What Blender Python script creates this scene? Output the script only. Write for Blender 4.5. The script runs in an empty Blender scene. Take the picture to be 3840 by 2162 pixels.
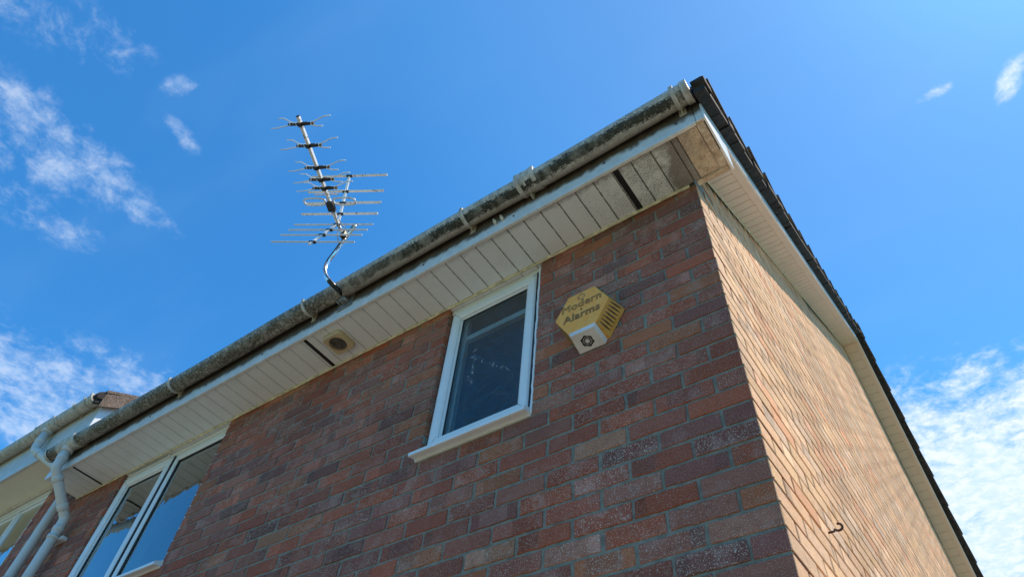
import bpy, math, random
from mathutils import Vector, Matrix
random.seed(7)
S = bpy.context.scene
COL = S.collection
# ------------------------------------------------------------------ camera
GZ = -4.3                       # ground level (z=0 is a bed joint near the eaves)
cd = bpy.data.cameras.new("camera"); cam = bpy.data.objects.new("camera", cd); COL.objects.link(cam)
cd.sensor_width = 36; cd.lens = 36*2574.8/3840; cd.clip_start = .05; cd.clip_end = 2000
cam.matrix_world = Matrix(((0.81573445,0.40846348,0.4095545,0.4128),
                           (0.57400852,-0.65898694,-0.486056,-1.7312),
                           (0.07135494,0.6315804,-0.77201987,-2.64665),(0,0,0,1)))
S.camera = cam
S.render.resolution_x = 1024; S.render.resolution_y = 576
# ------------------------------------------------------------------ light
SUN = Vector((.178,.12,.40)).normalized()
SUN_EL = math.asin(SUN.z); SUN_AZ = math.atan2(SUN.x, SUN.y)
sd = bpy.data.lights.new("sun",'SUN'); sd.energy = 5.0; sd.angle = math.radians(.5); sd.color = (1,.86,.69)
so = bpy.data.objects.new("sun", sd); COL.objects.link(so); so.location = (3,3,8)
so.rotation_euler = SUN.to_track_quat('Z','Y').to_euler()
W = bpy.data.worlds.new("World"); S.world = W; W.use_nodes = True
class NT:
    """tiny node helper"""
    def __init__(s, tree): s.t = tree; s.n = tree.nodes; s.l = tree.links
    def N(s, typ, ins=None, **kw):
        n = s.n.new(typ)
        for k,v in kw.items(): setattr(n,k,v)
        for k,v in (ins or {}).items(): s.set(n,k,v)
        return n
    def set(s, n, k, v):
        if isinstance(v, bpy.types.Node): v = v.outputs[0]
        if isinstance(v, bpy.types.NodeSocket): s.l.new(v, n.inputs[k])
        else: n.inputs[k].default_value = v
    def M(s, op, a, b=0., c=None, clamp=False):
        n = s.N('ShaderNodeMath', {0:a,1:b}, operation=op, use_clamp=clamp)
        if c is not None: s.set(n,2,c)
        return n.outputs[0]
    def V(s, op, a, b=(0,0,0)):
        n = s.N('ShaderNodeVectorMath', {0:a,1:b}, operation=op); return n
    def mix(s, f, a, b, bt='MIX'):
        n = s.n.new('ShaderNodeMix'); n.data_type='RGBA'; n.blend_type=bt; n.clamp_factor=True
        for i,v in ((0,f),(6,a),(7,b)):
            if i and isinstance(v,(tuple,list)) and len(v)==3: v = (*v,1)
            s.set(n,i,v)
        return n.outputs[2]
    def ramp(s, v, lo, hi, a=0., b=1., smooth=True):
        n = s.N('ShaderNodeMapRange', {0:v,1:lo,2:hi,3:a,4:b}, interpolation_type='SMOOTHSTEP' if smooth else 'LINEAR'); return n.outputs[0]
    def noise(s, vec, sc, det=4, rough=.55, dist=0., out=0):
        return s.N('ShaderNodeTexNoise', {'Vector':vec,'Scale':sc,'Detail':det,'Roughness':rough,'Distortion':dist}).outputs[out]
    def scale(s, vec, xyz): return s.V('MULTIPLY', vec, xyz).outputs[0]
w = NT(W.node_tree); w.n.clear()
sky = w.N('ShaderNodeTexSky', sky_type='NISHITA', sun_disc=False, sun_elevation=SUN_EL, sun_rotation=SUN_AZ, altitude=50, air_density=1.0, dust_density=.6, ozone_density=2.5)
tc = w.N('ShaderNodeTexCoord'); dr = tc.outputs['Generated']
sep = w.N('ShaderNodeSeparateXYZ', {0:dr}); zc = w.M('MAXIMUM', sep.outputs[2], .06)
P = w.N('ShaderNodeCombineXYZ', {0:w.M('DIVIDE',sep.outputs[0],zc), 1:w.M('DIVIDE',sep.outputs[1],zc)}).outputs[0]
# cloud banks: (centre x,y on the cloud plane, half length, half width, angle of long axis, density)
BANKS = [(-1.04,-.07,.17,.12,70,.36),(-.975,.035,.10,.05,95,.36),(-1.0,.125,.085,.035,80,.38),(-1.16,.03,.12,.08,60,.30),
         (-.745,.015,.034,.020,20,.38),(-.81,.075,.045,.022,110,.38),(-.83,-.15,.14,.05,60,.30),(-.75,-.10,.09,.035,80,.26),
         (-1.70,.30,.50,.24,80,.50),(-1.42,.42,.22,.14,60,.34),(.05,1.82,.34,.48,0,.80),(.14,1.44,.22,.12,10,.60),(.0,1.33,.12,.09,40,.44),
         (.305,.69,.040,.020,120,.40),(.335,.76,.022,.02,0,.36),(.21,.655,.026,.012,0,.40),(2.2,2.2,.9,.7,40,.6),(-3.4,.9,1.0,.8,20,.5)]
mask = None
for cx,cy,a,b,ang,k in BANKS:
    m = w.N('ShaderNodeMapping', {0:P,1:(cx,cy,0),2:(0,0,math.radians(ang)),3:(a*1.7,b*1.7,1)}, vector_type='TEXTURE')
    l = w.V('LENGTH', m.outputs[0]).outputs['Value']
    v = w.ramp(l, 1.05, .15, 0., k)
    mask = v if mask is None else w.M('MAXIMUM', mask, v)
n1 = w.noise(P, 9, 12, .64, .35); n2 = w.noise(P, 28, 10, .68, .3)
nn = w.M('ADD', w.M('MULTIPLY', w.M('SUBTRACT',n1,.5), 1.25), w.M('MULTIPLY', w.M('SUBTRACT',n2,.5), .75))
cl = w.ramp(w.M('ADD', w.M('MULTIPLY',nn,w.ramp(mask,0.,.3)), mask), .16, .74)
pxx = w.N('ShaderNodeSeparateXYZ', {0:P}).outputs[0]
cl = w.M('MULTIPLY', cl, w.ramp(pxx, -.9, -.1, .46, .92))
haze = w.ramp(w.noise(w.scale(P,(1.2,3.5,1)), 1.3, 3, .5), .45, .8, 0., .07)
glow = w.ramp(w.V('DOT_PRODUCT', dr, tuple(SUN)).outputs['Value'], .55, 1., 0., .16)
skc = w.mix(1., sky.outputs[0], (.40,1.30,1.84), 'MULTIPLY')
skc = w.mix(w.M('ADD',haze,glow), skc, (3.3,5.0,7.2))
skc = w.mix(w.ramp(w.V('DOT_PRODUCT', dr, tuple(SUN)).outputs['Value'], .72, 1.), skc, w.mix(1., skc, (.98,.80,.86), 'MULTIPLY'))
shade = w.mix(w.ramp(n2,.35,.7), (5.4,6.8,8.2), (7.6,8.0,8.5))
fin = w.mix(cl, skc, shade)
bg = w.N('ShaderNodeBackground', {0:fin,1:.1}); o = w.N('ShaderNodeOutputWorld', {0:bg})
S.view_settings.view_transform = 'Standard'; S.view_settings.look = 'None'; S.view_settings.exposure = .47; S.view_settings.gamma = 1
try:
    S.cycles.max_bounces = 8; S.cycles.glossy_bounces = 5; S.cycles.transparent_max_bounces = 8
except Exception: pass

# ------------------------------------------------------------------ helpers
def tag(o, label=None, cat=None, group=None, kind=None):
    for k,v in (('label',label),('category',cat),('group',group),('kind',kind)):
        if v: o[k] = v
    return o
def empty(name, loc=(0,0,0)):
    o = bpy.data.objects.new(name, None); o.empty_display_size=.2; COL.objects.link(o); o.location = loc; return o
class MB:
    def __init__(s): s.v=[]; s.f=[]; s.m=[]; s.c=[]; s.sm=[]
    def add(s, vs, fs, mat=0, col=(1,1,1), smooth=False):
        b=len(s.v); s.v += [tuple(v) for v in vs]
        for f in fs: s.f.append([b+i for i in f]); s.m.append(mat); s.c.append(col); s.sm.append(smooth)
    def box(s, x0,x1,y0,y1,z0,z1, mat=0, col=(1,1,1), bev=0., M=None):
        if bev<=0:
            vs=[(x,y,z) for z in (z0,z1) for y in (y0,y1) for x in (x0,x1)]
            fs=[(0,2,3,1),(4,5,7,6),(0,1,5,4),(2,6,7,3),(0,4,6,2),(1,3,7,5)]
        else:
            vs=[];fs=[];idx={}
            X=(x0,x1);Y=(y0,y1);Z=(z0,z1)
            for i in (0,1):
                for j in (0,1):
                    for k in (0,1):
                        sx=bev*(1-2*i); sy=bev*(1-2*j); sz=bev*(1-2*k)
                        for a,d in enumerate(((0,sy,sz),(sx,0,sz),(sx,sy,0))):
                            idx[(i,j,k,a)]=len(vs); vs.append((X[i]+d[0],Y[j]+d[1],Z[k]+d[2]))
            I=idx
            for i in (0,1): fs.append([I[(i,0,0,0)],I[(i,0,1,0)],I[(i,1,1,0)],I[(i,1,0,0)]][::(1 if i==0 else -1)])
            for j in (0,1): fs.append([I[(0,j,0,1)],I[(1,j,0,1)],I[(1,j,1,1)],I[(0,j,1,1)]][::(1 if j==0 else -1)])
            for k in (0,1): fs.append([I[(0,0,k,2)],I[(0,1,k,2)],I[(1,1,k,2)],I[(1,0,k,2)]][::(1 if k==0 else -1)])
            for i in (0,1):
                for j in (0,1): fs.append([I[(i,j,0,0)],I[(i,j,0,1)],I[(i,j,1,1)],I[(i,j,1,0)]])
                for k in (0,1): fs.append([I[(i,0,k,0)],I[(i,0,k,2)],I[(i,1,k,2)],I[(i,1,k,0)]])
            for j in (0,1):
                for k in (0,1): fs.append([I[(0,j,k,1)],I[(0,j,k,2)],I[(1,j,k,2)],I[(1,j,k,1)]])
            for i in (0,1):
                for j in (0,1):
                    for k in (0,1): fs.append([I[(i,j,k,0)],I[(i,j,k,1)],I[(i,j,k,2)]])
        if M is not None: vs=[M@Vector(v) for v in vs]
        s.add(vs,fs,mat,col)
    def prism(s, poly, fn, d0, d1, mat=0, col=(1,1,1)):
        """poly: 2D outline; fn(a,b,d)->3D"""
        n=len(poly); vs=[fn(a,b,d0) for a,b in poly]+[fn(a,b,d1) for a,b in poly]
        fs=[list(range(n))[::-1],[n+i for i in range(n)]]+[[i,(i+1)%n,n+(i+1)%n,n+i] for i in range(n)]
        s.add(vs,fs,mat,col)
    def tube(s, pts, r, n=12, mat=0, col=(1,1,1), caps=True, flat=None):
        pts=[Vector(p) for p in pts]; N=len(pts); rr=r if isinstance(r,(list,tuple)) else [r]*N
        up=None; rings=[]
        for i,p in enumerate(pts):
            t=((pts[min(i+1,N-1)]-p).normalized()+(p-pts[max(i-1,0)]).normalized())
            t=t.normalized() if t.length>1e-9 else (pts[min(i+1,N-1)]-p).normalized()
            if up is None:
                up=Vector((0,0,1)) if abs(t.z)<.9 else Vector((1,0,0))
            a=(up-t*up.dot(t)).normalized(); up=a; b=t.cross(a)
            fx,fy=flat or (1,1)
            rings.append([p+(a*math.cos(2*math.pi*k/n)*fx+b*math.sin(2*math.pi*k/n)*fy)*rr[i] for k in range(n)])
        vs=[v for r_ in rings for v in r_]; fs=[]
        for i in range(N-1):
            for k in range(n): fs.append([i*n+k,i*n+(k+1)%n,(i+1)*n+(k+1)%n,(i+1)*n+k])
        s.add(vs,fs,mat,col,True)
        if caps:
            b=len(s.v)-len(vs); 
            s.f.append([b+k for k in range(n)][::-1]); s.m.append(mat); s.c.append(col); s.sm.append(False)
            s.f.append([b+(N-1)*n+k for k in range(n)]); s.m.append(mat); s.c.append(col); s.sm.append(False)
    def build(s, name, mats, parent=None, vcol=False, bevel=0., normals=True):
        me=bpy.data.meshes.new(name); me.from_pydata(s.v,[],s.f)
        if not isinstance(mats,(list,tuple)): mats=[mats]
        for m in mats: me.materials.append(m)
        me.polygons.foreach_set('material_index', s.m); me.polygons.foreach_set('use_smooth', s.sm)
        if vcol:
            at=me.color_attributes.new('tone','FLOAT_COLOR','CORNER'); buf=[]
            for p in me.polygons:
                c=s.c[p.index]; buf += [c[0],c[1],c[2],c[3] if len(c)>3 else 1.]*p.loop_total
            at.data.foreach_set('color', buf)
        me.update()
        import bmesh
        bm=bmesh.new(); bm.from_mesh(me); bmesh.ops.recalc_face_normals(bm, faces=bm.faces[:])
        if bevel: 
            bmesh.ops.bevel(bm, geom=bm.edges[:], offset=bevel, segments=2, affect='EDGES', clamp_overlap=True)
        bm.to_mesh(me); bm.free()
        if name=='pane':
            for p in me.polygons:
                if p.normal.y>0: p.flip()
            me.update()
        o=bpy.data.objects.new(name,me); COL.objects.link(o)
        if parent is not None: o.parent=parent
        return o
def smooth_path(pts, it=3):
    pts=[Vector(p) for p in pts]
    for _ in range(it):
        q=[pts[0]]
        for a,b in zip(pts,pts[1:]): q += [a*.75+b*.25, a*.25+b*.75]
        q.append(pts[-1]); pts=q
    return pts

# ------------------------------------------------------------------ materials
def new_mat(name):
    m=bpy.data.materials.new(name); m.use_nodes=True; t=NT(m.node_tree); t.n.clear()
    out=t.N('ShaderNodeOutputMaterial'); b=t.N('ShaderNodeBsdfPrincipled'); t.l.new(b.outputs[0],out.inputs[0])
    t.b=b; t.out=out; t.pos=t.N('ShaderNodeNewGeometry').outputs['Position']; return m,t
def bump(t, h, dist=.002, st=1.):
    n=t.N('ShaderNodeBump', {'Height':h,'Distance':dist,'Strength':st}); t.l.new(n.outputs[0], t.b.inputs['Normal'])
def simple(name, col, rough=.5, metal=0., var=.12, sc=6., spec=.5, bsc=60., bd=.0006):
    m,t=new_mat(name); n=t.noise(t.pos, sc, 5, .6)
    c=t.mix(t.ramp(n,.3,.7,0,1), tuple(x*(1-var) for x in col), tuple(min(1,x*(1+var)) for x in col))
    t.set(t.b,'Base Color',c); t.set(t.b,'Roughness',rough); t.set(t.b,'Metallic',metal); t.set(t.b,'Specular IOR Level',spec)
    bump(t, t.noise(t.pos, bsc, 3), bd); return m

# brick: tone attribute * kiss-mark patches, sand grains and pits
mBrick,t=new_mat('brick')
vcn=t.N('ShaderNodeVertexColor', layer_name='tone'); att=vcn.outputs[0]; sandy=vcn.outputs[1]
patch=t.ramp(t.noise(t.pos, 13, 4, .55, .3), .50,.62)
blotch=t.ramp(t.noise(t.pos, 30, 4, .6), .45,.7)
c=t.mix(t.M('MULTIPLY',t.M('MULTIPLY',patch,.32),sandy), att, (.40,.275,.225))
c=t.mix(t.M('MULTIPLY',blotch,t.M('ADD',.12,t.M('MULTIPLY',sandy,.22))), c, (.12,.05,.032))
gr=t.noise(t.pos, 250, 3, .6); grain=t.ramp(gr,.56,.63)
pit=t.ramp(t.noise(t.scale(t.pos,(1,1,1.3)), 150, 2, .5), .31,.25)
c=t.mix(t.M('MULTIPLY',grain,t.M('ADD',.25,t.M('MULTIPLY',sandy,.55))), c, (.60,.48,.38))
wx=t.ramp(t.noise(t.pos,1.3,4,.6),.3,.7,.84,1.14); fine=t.M('MULTIPLY',t.ramp(t.noise(t.pos, 700, 2),.35,.65,.78,1.22),wx)
c=t.mix(1., c, t.N('ShaderNodeCombineColor',{0:fine,1:fine,2:fine}).outputs[0], 'MULTIPLY')
c=t.mix(t.M('MULTIPLY',pit,.8), c, (.03,.02,.018))
t.set(t.b,'Base Color',c); t.set(t.b,'Roughness',.9); t.set(t.b,'Specular IOR Level',.25)
h=t.M('SUBTRACT', t.M('ADD', t.M('MULTIPLY',gr,.6), t.M('MULTIPLY',t.noise(t.pos,60,4),.30)), t.M('MULTIPLY',pit,.8))
bump(t,h,.003,1.)
mMortar,t=new_mat('mortar')
n=t.noise(t.pos, 25, 5, .6); g=t.noise(t.pos, 260, 3,.6)
c=t.mix(t.ramp(n,.3,.7), (.165,.148,.112), (.275,.250,.195)); c=t.mix(t.ramp(g,.6,.72,0,.5), c, (.5,.49,.45)); c=t.mix(t.ramp(g,.4,.3,0,.6), c, (.09,.09,.085))
t.set(t.b,'Base Color',c); t.set(t.b,'Roughness',.95); bump(t,t.M('ADD',n,t.M('MULTIPLY',g,.4)),.004)

def pvc(name, base, dirt=(.25,.21,.16), rough=.35, grime=0., speck=0., speckx=None, stain=0.):
    m,t=new_mat(name); n=t.noise(t.pos, 7, 6, .62,.3); n3=t.noise(t.pos,40,5,.6)
    c=t.mix(t.ramp(n,.40,.75,0,.35), base, dirt)
    c=t.mix(t.ramp(n3,.58,.75,0,.3), c, dirt)
    sp=t.noise(t.pos, 230, 3, .6)
    if speck>0:
        amt=t.ramp(t.noise(t.pos,6,4,.6),.42,.62,0.,1.)
        if speckx is not None:
            sx=t.N('ShaderNodeSeparateXYZ',{0:t.pos}).outputs[0]
            amt=t.M('MAXIMUM', t.M('MULTIPLY',amt,.55), t.M('MULTIPLY',t.ramp(sx,speckx,speckx+.7), t.ramp(t.noise(t.pos,9,4),.3,.55)))
        th=t.M('SUBTRACT', .72, t.M('MULTIPLY',amt,.19*speck))
        k=t.N('ShaderNodeMapRange',{0:sp,1:th,2:t.M('ADD',th,.03)}).outputs[0]
        c=t.mix(t.M('MULTIPLY',k,.85), c, (.035,.03,.025))
    if speckx is not None:   # mould running along the board joints and a brown tide mark at the far right
        xyz=t.N('ShaderNodeSeparateXYZ',{0:t.pos}); fx=t.M('FRACT',t.M('MULTIPLY',xyz.outputs[0],10.)); dj=t.M('MINIMUM',fx,t.M('SUBTRACT',1.,fx))
        jn=t.M('MULTIPLY', t.ramp(t.M('ADD',dj,t.M('MULTIPLY',t.M('SUBTRACT',n3,.5),.16)),.055,.02), t.ramp(xyz.outputs[0],-2.0,-.3,.12,.6)); c=t.mix(jn, c, (.07,.055,.045))
        tm=t.ramp(t.M('ADD',xyz.outputs[0],t.M('ADD',t.M('MULTIPLY',t.M('SUBTRACT',t.noise(t.pos,10,7,.7),.5),.42),t.M('MULTIPLY',t.M('SUBTRACT',sp,.5),.10))),-.13,-.03,0,.80); c=t.mix(tm, c, (.15,.115,.095))
        fr=t.ramp(t.M('ADD',xyz.outputs[1],t.M('MULTIPLY',t.M('SUBTRACT',n3,.5),.06)),-.235,-.262,0,1.); c=t.mix(t.M('MULTIPLY',fr,t.ramp(xyz.outputs[0],-1.8,-.3,.1,.6)), c, (.13,.10,.085))
    if stain>0:    # rusty brown weathering on the lengths nearest the house corner
        sx=t.N('ShaderNodeSeparateXYZ',{0:t.pos}).outputs[0]; sw=t.noise(t.pos,28,6,.7,.8)
        c=t.mix(t.M('MULTIPLY',t.ramp(sx,-1.6,-.1,.25,1.),t.ramp(sw,.34,.58,.1,stain)), c, (.36,.25,.16))
        c=t.mix(t.ramp(sw,.60,.70,0,.6*stain), c, (.09,.065,.045))
    if grime>0:
        c=t.mix(t.M('MULTIPLY',t.ramp(t.noise(t.pos,14,6,.65),.35,.6),grime), c, (.11,.085,.06))
    t.set(t.b,'Base Color',c); t.set(t.b,'Roughness',rough); bump(t,n3,.0008); return m
mWhite = pvc('white_pvc_frame', (.74,.76,.77), (.60,.60,.57), .28)
mCream = pvc('aged_pvc_trim', (.72,.67,.57), (.38,.32,.24), .4, speck=.6, stain=.85)
mSoffit = pvc('soffit_board', (.72,.735,.735), (.60,.585,.54), .4, speck=1., speckx=-.9)
mSoffitB = pvc('verge_soffit_board', (.72,.60,.50), (.54,.45,.37), .45, speck=.15)  # warm tint stands in for light bounced off the sunlit gable
mPlain = pvc('neighbour_soffit', (.76,.70,.54), (.64,.57,.42), .5)
mPipe = pvc('downpipe_plastic', (.58,.585,.57), (.46,.44,.38), .38, speck=.25)
mCaulk = simple('old_caulk', (.62,.56,.38), .7, var=.25, sc=30, bsc=50, bd=.004)
mBlack = simple('black_plastic', (.018,.017,.017), .5, var=.3)
mRust = simple('rusty_iron', (.05,.025,.018), .8, var=.4, sc=60)
# gutter: pale plastic with grime band and black moss streaks on the belly
def gutter_mat(name, moss, grey=1.):
    m,t=new_mat(name); at=t.N('ShaderNodeVertexColor', layer_name='tone').outputs[0]
    ang=t.N('ShaderNodeSeparateColor',{0:at}).outputs[0]     # 0 lip .. 1 back edge, written round the section
    st=t.noise(t.scale(t.pos,(1,.45,.45)), 34, 6, .7, .2); big=t.noise(t.scale(t.pos,(1,.2,.2)), 3.2, 4, .55); fi=t.noise(t.pos, 120, 6, .85)
    mid=t.noise(t.pos, 52, 5, .8); px_=t.N('ShaderNodeSeparateXYZ',{0:t.pos}).outputs[0]; west=t.ramp(px_,-1.5,-2.3)     # the older, evenly soiled length
    c=t.mix(t.ramp(st,.38,.62), (.33,.32,.285), (.56,.545,.50))
    c=t.mix(t.ramp(ang,.42,.70,0,.85), c, (.40,.345,.26))
    c=t.mix(t.ramp(fi,.50,.60,0,.6*moss), c, (.13,.11,.075))
    # wavering streaky band hanging about a third of the way round
    cen=t.M('ADD', .34, t.M('MULTIPLY',t.M('SUBTRACT',big,.5),.42))
    d=t.M('ABSOLUTE', t.M('SUBTRACT',ang,cen)); band=t.ramp(d,.24,.03)
    bare=t.ramp(t.noise(t.scale(t.pos,(1,.5,.5)), 9, 4, .6),.34,.50,.6,1.)
    v=t.M('ADD', t.M('MULTIPLY',band,.62), t.M('ADD', t.M('MULTIPLY',t.M('SUBTRACT',st,.5),.75), t.M('ADD',t.M('MULTIPLY',t.M('SUBTRACT',mid,.5),1.5),t.M('MULTIPLY',t.M('SUBTRACT',fi,.5),1.2))))
    k=t.M('MULTIPLY',t.ramp(v,.24,.38,0,min(1,moss*1.0)),bare)
    wv=t.M('ADD', t.M('ADD',t.M('MULTIPLY',t.M('SUBTRACT',mid,.5),2.6),t.M('MULTIPLY',t.M('SUBTRACT',fi,.5),1.5)), t.M('ADD',t.M('MULTIPLY',t.M('SUBTRACT',st,.5),.8), t.M('MULTIPLY',t.ramp(d,.40,.05),.26)))
    kw=t.M('MULTIPLY', t.M('MULTIPLY',west,bare), t.ramp(wv,-.12,.16,0,.92*moss)); k=t.M('MULTIPLY',k,t.M('SUBTRACT',1.,t.M('MULTIPLY',west,.75)))
    c=t.mix(kw, c, (.062,.047,.026)); c=t.mix(k, c, (.022,.023,.014))
    lich=t.ramp(t.noise(t.pos,68,6,.85),.545,.60); c=t.mix(t.M('MULTIPLY',lich,t.M('ADD',.35*min(1,moss),t.M('MULTIPLY',west,.40*min(1,moss)))), c, (.50,.45,.33))
    t.set(t.b,'Base Color',c); t.set(t.b,'Roughness',.62); bump(t,t.M('ADD',fi,t.M('MULTIPLY',k,.8)),.002); return m
mGutter=gutter_mat('mossy_gutter',1.); mGutterN=gutter_mat('weathered_gutter',.06); mBracket=gutter_mat('gutter_bracket_plastic',.0)
# fascia: white board with dirt under the gutter, topped by a painted near-black shadow
mFascia,t=new_mat('fascia_pvc')
z=t.N('ShaderNodeSeparateXYZ',{0:t.pos}).outputs[2]
st=t.noise(t.scale(t.pos,(1,1,.5)), 18, 6, .62); n3=t.noise(t.pos,90,5,.7); big=t.noise(t.pos,2.0,3)
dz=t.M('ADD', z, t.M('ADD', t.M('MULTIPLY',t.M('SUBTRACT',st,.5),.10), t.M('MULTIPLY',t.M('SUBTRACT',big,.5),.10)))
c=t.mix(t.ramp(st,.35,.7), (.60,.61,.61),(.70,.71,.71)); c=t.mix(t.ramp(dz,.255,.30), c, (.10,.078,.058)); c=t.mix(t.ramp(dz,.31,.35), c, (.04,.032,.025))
c=t.mix(t.ramp(n3,.60,.68,0,.55), c, (.16,.13,.10))
t.set(t.b,'Base Color',c); t.set(t.b,'Roughness',.35); bump(t,st,.0015)
mFasciaN=pvc('neighbour_fascia', (.60,.60,.58), (.40,.38,.32), .4, grime=.15)
# box end: water-stained peeling board
mStain,t=new_mat('stained_box_end')
n=t.noise(t.pos, 22, 5,.6,1.4); r=t.ramp(t.M('ABSOLUTE',t.M('SUBTRACT',n,.5)),.0,.035,1,0)
c=t.mix(t.ramp(t.noise(t.pos,7,4),.35,.65), (.56,.43,.30),(.42,.33,.25)); c=t.mix(t.M('MULTIPLY',r,.7), c, (.66,.58,.46)); c=t.mix(t.ramp(t.noise(t.pos,120,5,.7),.54,.64,0,.75), c,(.10,.075,.055)); c=t.mix(t.ramp(t.noise(t.pos,12,5,.65),.50,.66,0,.6), c,(.20,.145,.105))
t.set(t.b,'Base Color',c); t.set(t.b,'Roughness',.6); bump(t,n,.002)
mTile,t=new_mat('concrete_tile')
n=t.noise(t.pos,14,6,.65); g=t.noise(t.pos,200,3,.7)
c=t.mix(t.ramp(n,.35,.7),(.055,.045,.040),(.13,.10,.085)); c=t.mix(t.ramp(g,.58,.68,0,.6),c,(.30,.25,.21)); c=t.mix(t.ramp(t.noise(t.pos,9,5,.7),.60,.72,0,.8),c,(.05,.06,.03))
t.set(t.b,'Base Color',c); t.set(t.b,'Roughness',.95); bump(t,t.M('ADD',n,g),.006)
mTileN,t=new_mat('granular_brown_tile')
n=t.noise(t.pos,14,6,.65); g=t.noise(t.pos,110,3,.7)
c=t.mix(t.ramp(n,.35,.7),(.12,.085,.065),(.20,.14,.105)); c=t.mix(t.ramp(g,.55,.64,0,.8),c,(.42,.34,.27)); c=t.mix(t.ramp(g,.42,.34,0,.8),c,(.04,.03,.025))
t.set(t.b,'Base Color',c); t.set(t.b,'Roughness',.95); bump(t,g,.008)
# glass: dielectric reflection over a dim view into the room
def glass(name, tint, ior=1.75, rough=0., frost=0., gain=1.):
    m,t=new_mat(name); t.n.remove(t.b)
    tr=t.N('ShaderNodeBsdfTransparent',{0:(*tint,1)}) if frost<=0 else t.N('ShaderNodeBsdfRefraction',{0:(*tint,1),1:.22,2:1.06}); gl=t.N('ShaderNodeBsdfGlossy',{0:(.9,.95,.95,1),1:rough})
    fr=t.M('MULTIPLY',t.N('ShaderNodeFresnel',{0:ior}).outputs[0],gain,clamp=True); mx=t.N('ShaderNodeMixShader',{0:fr})
    if frost>0:
        vo=t.N('ShaderNodeTexNoise',{'Vector':t.scale(t.pos,(1,1,.55)),'Scale':55,'Detail':4,'Roughness':.6,'Distortion':1.2})
        bp=t.N('ShaderNodeBump',{'Height':vo.outputs[0],'Distance':frost,'Strength':1.})
        t.l.new(bp.outputs[0],gl.inputs['Normal'])
    t.l.new(tr.outputs[0],mx.inputs[1]); t.l.new(gl.outputs[0],mx.inputs[2]); 
    if frost>0:     # pale flecks painted as bright reflections in the patterned glass, two ragged arcs
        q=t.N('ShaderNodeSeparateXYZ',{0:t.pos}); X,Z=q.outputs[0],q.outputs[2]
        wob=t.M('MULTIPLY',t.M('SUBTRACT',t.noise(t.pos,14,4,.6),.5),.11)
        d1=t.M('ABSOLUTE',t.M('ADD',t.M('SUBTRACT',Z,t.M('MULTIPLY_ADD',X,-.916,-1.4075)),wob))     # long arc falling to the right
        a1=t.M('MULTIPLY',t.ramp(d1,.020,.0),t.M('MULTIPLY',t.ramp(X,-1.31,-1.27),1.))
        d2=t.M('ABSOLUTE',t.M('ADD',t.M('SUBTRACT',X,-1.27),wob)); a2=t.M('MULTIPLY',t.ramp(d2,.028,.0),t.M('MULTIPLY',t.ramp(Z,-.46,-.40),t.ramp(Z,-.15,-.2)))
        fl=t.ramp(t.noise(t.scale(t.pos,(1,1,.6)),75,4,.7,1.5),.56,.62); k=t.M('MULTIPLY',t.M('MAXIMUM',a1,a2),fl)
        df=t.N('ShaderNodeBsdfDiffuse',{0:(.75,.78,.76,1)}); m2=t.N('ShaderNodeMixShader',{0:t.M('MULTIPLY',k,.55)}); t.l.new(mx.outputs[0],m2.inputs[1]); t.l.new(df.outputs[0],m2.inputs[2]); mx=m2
    else:
        bp=t.N('ShaderNodeBump',{'Height':t.noise(t.scale(t.pos,(1,1,.5)),5,2,.5),'Distance':.004,'Strength':1.}); t.l.new(bp.outputs[0],gl.inputs['Normal'])
    t.l.new(mx.outputs[0],t.out.inputs[0]); return m
mGlass=glass('window_glass',(.50,.56,.56),1.6,gain=2.3)
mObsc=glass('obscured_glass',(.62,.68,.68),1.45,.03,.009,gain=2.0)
mRoom=simple('room_plaster',(.45,.45,.43),.9)
mCurt=simple('curtain',(.88,.89,.88),.9)
mMustard,t=new_mat('mustard_alarm_cover')
n=t.noise(t.pos,30,5,.6); c=t.mix(t.ramp(n,.35,.7),(.94,.36,.05),(.96,.425,.08)); c=t.mix(t.ramp(t.noise(t.pos,90,4,.7),.6,.7,0,.5),c,(.30,.21,.07))
t.set(t.b,'Base Color',c); t.set(t.b,'Roughness',.55); bump(t,n,.0006)
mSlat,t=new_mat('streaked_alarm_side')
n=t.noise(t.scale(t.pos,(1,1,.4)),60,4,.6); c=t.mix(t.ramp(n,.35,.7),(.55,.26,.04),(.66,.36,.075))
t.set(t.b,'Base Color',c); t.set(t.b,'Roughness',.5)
mLamp=pvc('alarm_lamp_housing',(.70,.70,.70),(.38,.35,.30),.35,speck=.4)
mInk=simple('faded_ink',(.115,.095,.055),.7,var=.35,sc=60); mInk2=simple('very_faded_ink',(.30,.21,.075),.7,var=.25,sc=60)
mInkB=simple('dark_ink',(.03,.03,.035),.5)
mTanVent=pvc('yellowed_vent_plastic',(.54,.42,.25),(.36,.26,.15),.5,speck=.5)
# aluminium with black weathering
mAlu,t=new_mat('weathered_aluminium')
n=t.noise(t.scale(t.pos,(1,1,1)),45,5,.7); c=t.mix(t.ramp(n,.57,.63,0,.9),(.78,.78,.76),(.04,.04,.035))
t.set(t.b,'Base Color',c); t.set(t.b,'Roughness',.42); t.set(t.b,'Metallic',.15)
mAluC=simple('bright_aluminium',(.82,.83,.84),.38,.1,var=.1,sc=40)
mGrass,t=new_mat('lawn'); n=t.noise(t.pos,3,6,.7); t.set(t.b,'Base Color',t.mix(t.ramp(n,.3,.7),(.05,.09,.02),(.10,.14,.04))); t.set(t.b,'Roughness',1.)
mPave,t=new_mat('concrete_paving'); n=t.noise(t.pos,4,7,.7); t.set(t.b,'Base Color',t.mix(t.ramp(n,.3,.7),(.22,.195,.155),(.31,.28,.22))); t.set(t.b,'Roughness',.95)

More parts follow.
